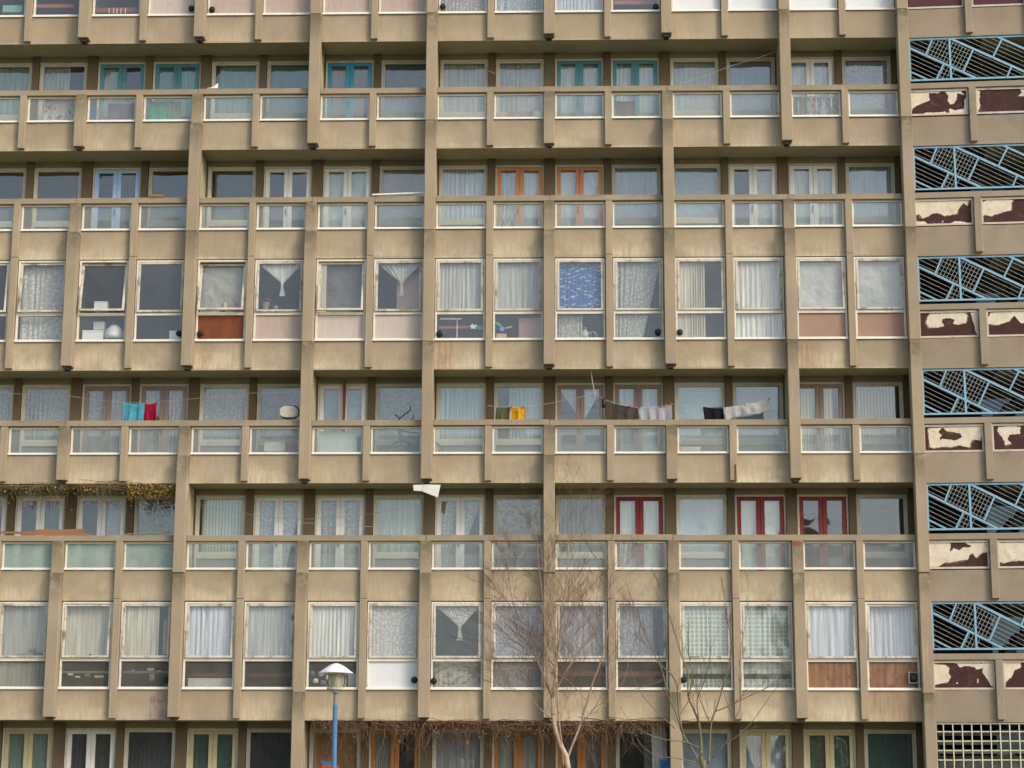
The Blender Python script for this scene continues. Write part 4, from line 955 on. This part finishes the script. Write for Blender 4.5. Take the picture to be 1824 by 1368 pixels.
# ------------------------------------------------------------------ trees
def bare_tree(name, label, base_px, Y, limbs, seed, barkm, twigm, twig_n, twig_len, gen, tr0, spread, updir=.9, limbr=None, gz=0, droop=0, lsc=.72):
    rnd = random.Random(seed); b0 = at(*base_px, Y); root = Vector((b0.x, Y, gz)); rt = empty(name, root, label, 'tree'); WO[rt.name] = Vector(root)
    tk = MB(); br = MB(); tw = MB(); SCL = (Y-CAM.y)/F_PX
    def smooth(pts, k=3):
        out = []
        for i in range(len(pts)-1):
            p0 = pts[max(i-1,0)]; p1 = pts[i]; p2 = pts[i+1]; p3 = pts[min(i+2, len(pts)-1)]
            for s_ in range(k):
                t = s_/k; out.append(.5*((2*p1)+(p2-p0)*t+(2*p0-5*p1+4*p2-p3)*t*t+(3*p1-p0-3*p2+p3)*t*t*t))
        out.append(pts[-1]); return out
    def twig(p, d, L, r, g):
        n = 5; pts = [p.copy()]; q = d.normalized()
        for s_ in range(n):
            q = (q+Vector((rnd.uniform(-.16,.16), rnd.uniform(-.16,.16), rnd.uniform(-.1,.16)-droop*s_*.1))).normalized(); p = p+q*(L/n); pts.append(p.copy())
            if g > 0 and s_ > 0:
                for rep in range(2):
                    if rnd.random() < .75:
                        dd = (q*1.0+Vector((rnd.uniform(-1,1), rnd.uniform(-1,1), rnd.uniform(-.25,.8)))*spread).normalized()
                        twig(p.copy(), dd, L*rnd.uniform(.35,.65), r*.6, g-1)
        tw.tube(pts, [max(.0013, r*(1-.16*k)) for k in range(n+1)], 3 if r < .006 else 4, False)
    # trunk below the frame down to the ground
    for li, (r0, r1, path, dens) in enumerate(limbs):
        if li: r0 *= lsc; r1 *= lsc
        off = rnd.uniform(-1, 1)*.5; pts = []
        for k, (px, py) in enumerate(path):
            t = k/max(1, len(path)-1); y_ = Y+off*t*(0 if li == 0 else 1); pts.append(at(px, py, y_))
        if li == 0: pts = [Vector((pts[0].x+.10, Y, gz-.1)), Vector((pts[0].x+.05, Y, (gz+pts[0].z)*.5))]+pts
        pts = smooth(pts); n = len(pts)
        rad = [r0+(r1-r0)*(k/(n-1))**.8 for k in range(n)]
        (tk if li == 0 else br).tube(pts, rad, 10 if li < 3 else 6)
        start = int(n*.15) if li else int(n*.75)
        for k in range(start, n):
            for rep in range(dens):
                if rnd.random() < twig_n:
                    ax = (pts[k]-pts[k-1]).normalized()
                    d = (ax*updir+Vector((rnd.uniform(-1,1), rnd.uniform(-1,1), rnd.uniform(-.2,.6)))*spread).normalized()
                    twig(pts[k].copy(), d, twig_len*rnd.uniform(.5,1.2)*(1-.35*k/n), tr0*(1-.5*k/n), gen)
    part(tk, 'trunk', barkm, rt, org=root, smooth=True); part(br, 'branches', barkm if limbr is None else limbr, rt, org=root, smooth=True)
    part(tw, 'twigs', twigm, rt, org=root)
k = NT('birch_bark'); P = k.pos()
c_ = k.mix(k.ramp(k.noise(P, 4, 4), .35, .65), (.50,.38,.27), (.40,.29,.20)); c_ = k.mix(k.ramp(k.noise(P, 9, 4, .6, (.6,.6,3.5)), .60, .68), c_, (.06,.045,.035))
birch = k.done(c_, .75, .25)
btw = simple('birch_twig_bark', (.21,.115,.075), .3, .7, 6); brb = simple('birch_limb_bark', (.42,.29,.19), .45, .7, 5)
B1 = [(.050,.034, [(1012,1368),(1000,1330),(988,1290),(984,1243)], 0),
 (.030,.008, [(984,1243),(968,1205),(955,1170),(945,1140),(930,1110),(915,1075),(908,1040),(904,1000)], 3),
 (.026,.007, [(984,1243),(990,1190),(995,1150),(1000,1110),(1004,1070),(1010,1025),(1012,975),(1014,930)], 3),
 (.022,.006, [(984,1243),(1003,1205),(1025,1170),(1045,1140),(1062,1110),(1080,1070),(1090,1020)], 3),
 (.018,.006, [(984,1243),(974,1210),(972,1150),(968,1090),(963,1035),(957,980),(955,940)], 3),
 (.030,.010, [(1006,1364),(1020,1325),(1034,1290),(1046,1250),(1056,1215),(1066,1190),(1075,1160),(1085,1110),(1088,1060)], 2),
 (.020,.009, [(1004,1366),(1001,1330),(997,1295),(994,1260),(991,1210),(985,1140),(978,1080),(975,1030)], 2),
 (.012,.004, [(955,1170),(930,1150),(905,1135),(885,1100),(880,1060)], 2),
 (.012,.004, [(1046,1250),(1015,1215),(990,1200),(940,1190),(905,1200)], 1),
 (.010,.004, [(1034,1290),(1060,1260),(1085,1245),(1110,1215),(1120,1180)], 2),
 (.010,.004, [(988,1290),(960,1260),(930,1235),(905,1225)], 2)]
bare_tree('birch_tree', 'slim bare birch with pale trunk and reddish twigs', (1012,1368), -14, B1, 11, birch, btw, .38, 1.0, 2, .0034, .95, .8, brb, 0, .10)
tb = simple('olive_grey_bark', (.20,.175,.10), .35, .75, 7, (1,1,.5)); tt = simple('olive_twig_bark', (.145,.115,.07), .3, .7, 6)
Z = lambda *p: [(900+x/3.8, 1008+y/3.8) for x, y in p]
B2 = [(.045,.034, Z((1345,1368),(1330,1330),(1325,1290)), 0),
 (.032,.006, Z((1325,1290),(1325,1180),(1310,1060),(1270,960),(1238,880),(1235,720),(1190,600),(1160,500),(1110,330),(1062,180),(1045,130)), 1),
 (.026,.006, Z((1375,1340),(1385,1200),(1395,1060),(1430,960),(1480,800),(1530,600),(1525,480),(1500,340),(1480,200),(1460,80)), 1),
 (.026,.005, Z((1330,1360),(1270,1250),(1200,1130),(1150,980),(1100,880),(1065,720),(1000,580),(960,480),(880,300),(820,110)), 1),
 (.020,.005, Z((1200,1130),(1170,960),(1165,830),(1130,740),(1050,670),(990,570),(930,500),(880,330),(840,250)), 1),
 (.016,.005, Z((1420,985),(1510,950),(1610,900),(1720,850),(1824,800),(1900,770)), 1),
 (.014,.004, Z((1550,1040),(1590,960),(1592,800),(1590,600),(1620,420),(1640,300),(1645,130)), 1),
 (.016,.004, Z((1400,1300),(1480,1210),(1560,1160),(1650,1080),(1760,930),(1824,840),(1880,780)), 1),
 (.016,.004, Z((1310,1230),(1210,1190),(1110,1180),(990,1150),(870,1080),(800,990),(780,950)), 0),
 (.014,.004, Z((1290,1330),(1150,1300),(1040,1290),(950,1240),(890,1170)), 0),
 (.016,.004, Z((1310,1060),(1300,900),(1350,780),(1385,600),(1385,450),(1370,330)), 1),
 (.014,.004, Z((1238,880),(1265,760),(1245,600),(1240,460),(1245,330)), 1),
 (.012,.004, Z((1150,1100),(1050,1010),(980,940),(900,830),(850,700),(810,640)), 0),
 (.012,.004, Z((1385,1060),(1340,960),(1310,860),(1345,700),(1330,560)), 1),
 (.010,.003, Z((1180,1010),(1240,920),(1300,830),(1340,740),(1360,660)), 1),
 (.012,.004, Z((1550,1040),(1510,950),(1480,860),(1430,800),(1400,720)), 0)]
bare_tree('bare_tree', 'bare multi-stemmed tree with olive branches right of the birch', (1253,1368), -13, B2, 23, tb, tt, .36, .5, 1, .005, .5, 1.6, None, 0, -.1)

# ------------------------------------------------------------------ street lamp
Y = -17; c = at(598.5, 1199.5, Y); rim = (at(629, 1199.5, Y).x-at(568, 1199.5, Y).x)/2; hh = at(598, 1182, Y).z-c.z
rt = empty('street_lamp', (c.x, Y, 0), 'street lamp with white domed hood on a blue post', 'street lamp'); WO[rt.name] = Vector((c.x, Y, 0))
m = MB(); m.lathe((c.x, Y, c.z), [(rim*.52,-.012),(rim*.95,-.008),(rim,0),(rim*.985,.012),(rim*.88,hh*.20),(rim*.72,hh*.43),(rim*.52,hh*.68),(rim*.32,hh*.88),(rim*.20,hh*.97),(rim*.09,hh*1.03),(.001,hh*1.04)], 40)
part(m, 'hood', simple('white_enamel', (.72,.73,.77), .05, .35), rt, smooth=False)
b_ = at(598.5, 1231, Y).z-c.z
kk = NT('ribbed_lamp_glass'); kk.done((.62,.62,.50), .25, .5); kk.p.inputs['Transmission Weight'].default_value = .35
m = MB(); pr = [(.115,-.014)]
for k in range(9):
    z_ = -.03+(b_*.72+.03)*k/9; pr += [(.118-.002*k, z_), (.108-.002*k, z_+(b_*.72)/18)]
pr += [(.085, b_*.78), (.08, b_*.80)]
m.lathe((c.x, Y, c.z), pr, 24); part(m, 'lens', kk.m, rt)
m = MB(); m.lathe((c.x, Y, c.z), [(.075,-.015),(.075,b_*.6),(.001,b_*.6)], 16); part(m, 'reflector', flat('lamp_reflector', (.55,.53,.42)), rt)
m = MB(); cg = M['cage'] = flat('lamp_cage_metal', (.42,.37,.27), .2, .5)
for k in range(8):
    t = k*PI/4+.2; x, y_ = math.cos(t), math.sin(t); m.tube([(c.x+x*.14, Y+y_*.14, c.z-.012), (c.x+x*.14, Y+y_*.14, c.z+b_*.55), (c.x+x*.115, Y+y_*.115, c.z+b_*.9)], .007, 5)
part(m, 'cage', cg, rt)
m = MB(); m.lathe((c.x, Y, c.z), [(.001,b_*.80),(.13,b_*.82),(.13,b_*.93),(.075,b_*1.0),(.05,b_*1.12),(.043,b_*1.12)], 24); part(m, 'base_cup', flat('cup_metal', (.50,.46,.38), .15, .5), rt)
zn = at(598.5, 1256, Y).z
m = MB(); m.lathe((c.x, Y, 0), [(.028,c.z+b_*1.12),(.030,zn)], 16); part(m, 'neck', flat('neck_grey', (.20,.21,.20)), rt, smooth=True)
m = MB(); m.lathe((c.x, Y, 0), [(.030,zn+.001),(.035,zn-.02),(.036,1.2),(.07,1.15),(.075,.0)], 20); part(m, 'post', simple('scuffed_blue_paint', (.085,.19,.38), .35, .55, 5, (1,1,.5), .3, (.16,.20,.24), (.56,.68)), rt, smooth=False)

for k_, (px, py, col, nm) in enumerate(((572,1200,(.75,.75,.78),'white'),(562,1213,(.72,.72,.75),'milky'),(575,1216,(.10,.16,.42),'blue'),(556,1199,(.10,.14,.35),'navy'),(584,1207,(.78,.78,.8),'pale'))):
    c = at(px, py, .16); m = MB(); m.lathe(c, [(.001,-.06),(.05,-.045),(.068,0),(.05,.045),(.001,.06)], 10)
    tag(m.build('soft_toy', flat('toy_%s' % nm, col), None, c, smooth=True), '%s round soft toy behind low glass beside the lamp hood' % nm, 'toy', 'soft toys behind the lamp')
box_thing('box', 'grey-white box behind low glass right of the lamp hood', 'box', 620, 1199, 636, 1222, .16, .2, (.50,.52,.55), False)

# repairs and scars on the concrete
a = at(269, 1240, 0); b = at(299, 1282, 0)
part(MB().box(a.x, b.x, -.012, -.001, b.z, a.z), 'repair_patch', simple('pinkish_mortar_patch', (.40,.31,.235), .35, .9, 6, (2,1,1), .2, (.20,.15,.11), (.5,.64)))
x = 12*A
part(MB().box(x+.02, x+.06, -.127, -.121, LZ['E']+.05, LZ['E']+.40), 'exposed_steel', simple('rusted_steel', (.20,.065,.035), .4, .9, 9))
m = MB(); c = at(1419, 968, -.2)
m.prism([(c.x-.09, c.z+.03), (c.x-.02, c.z+.05), (c.x+.09, c.z+.03), (c.x+.07, c.z-.045), (c.x-.01, c.z-.03), (c.x-.06, c.z-.05)], -.196, -.191)
part(m, 'red_sticker', flat('faded_red', (.42,.08,.06), .4))
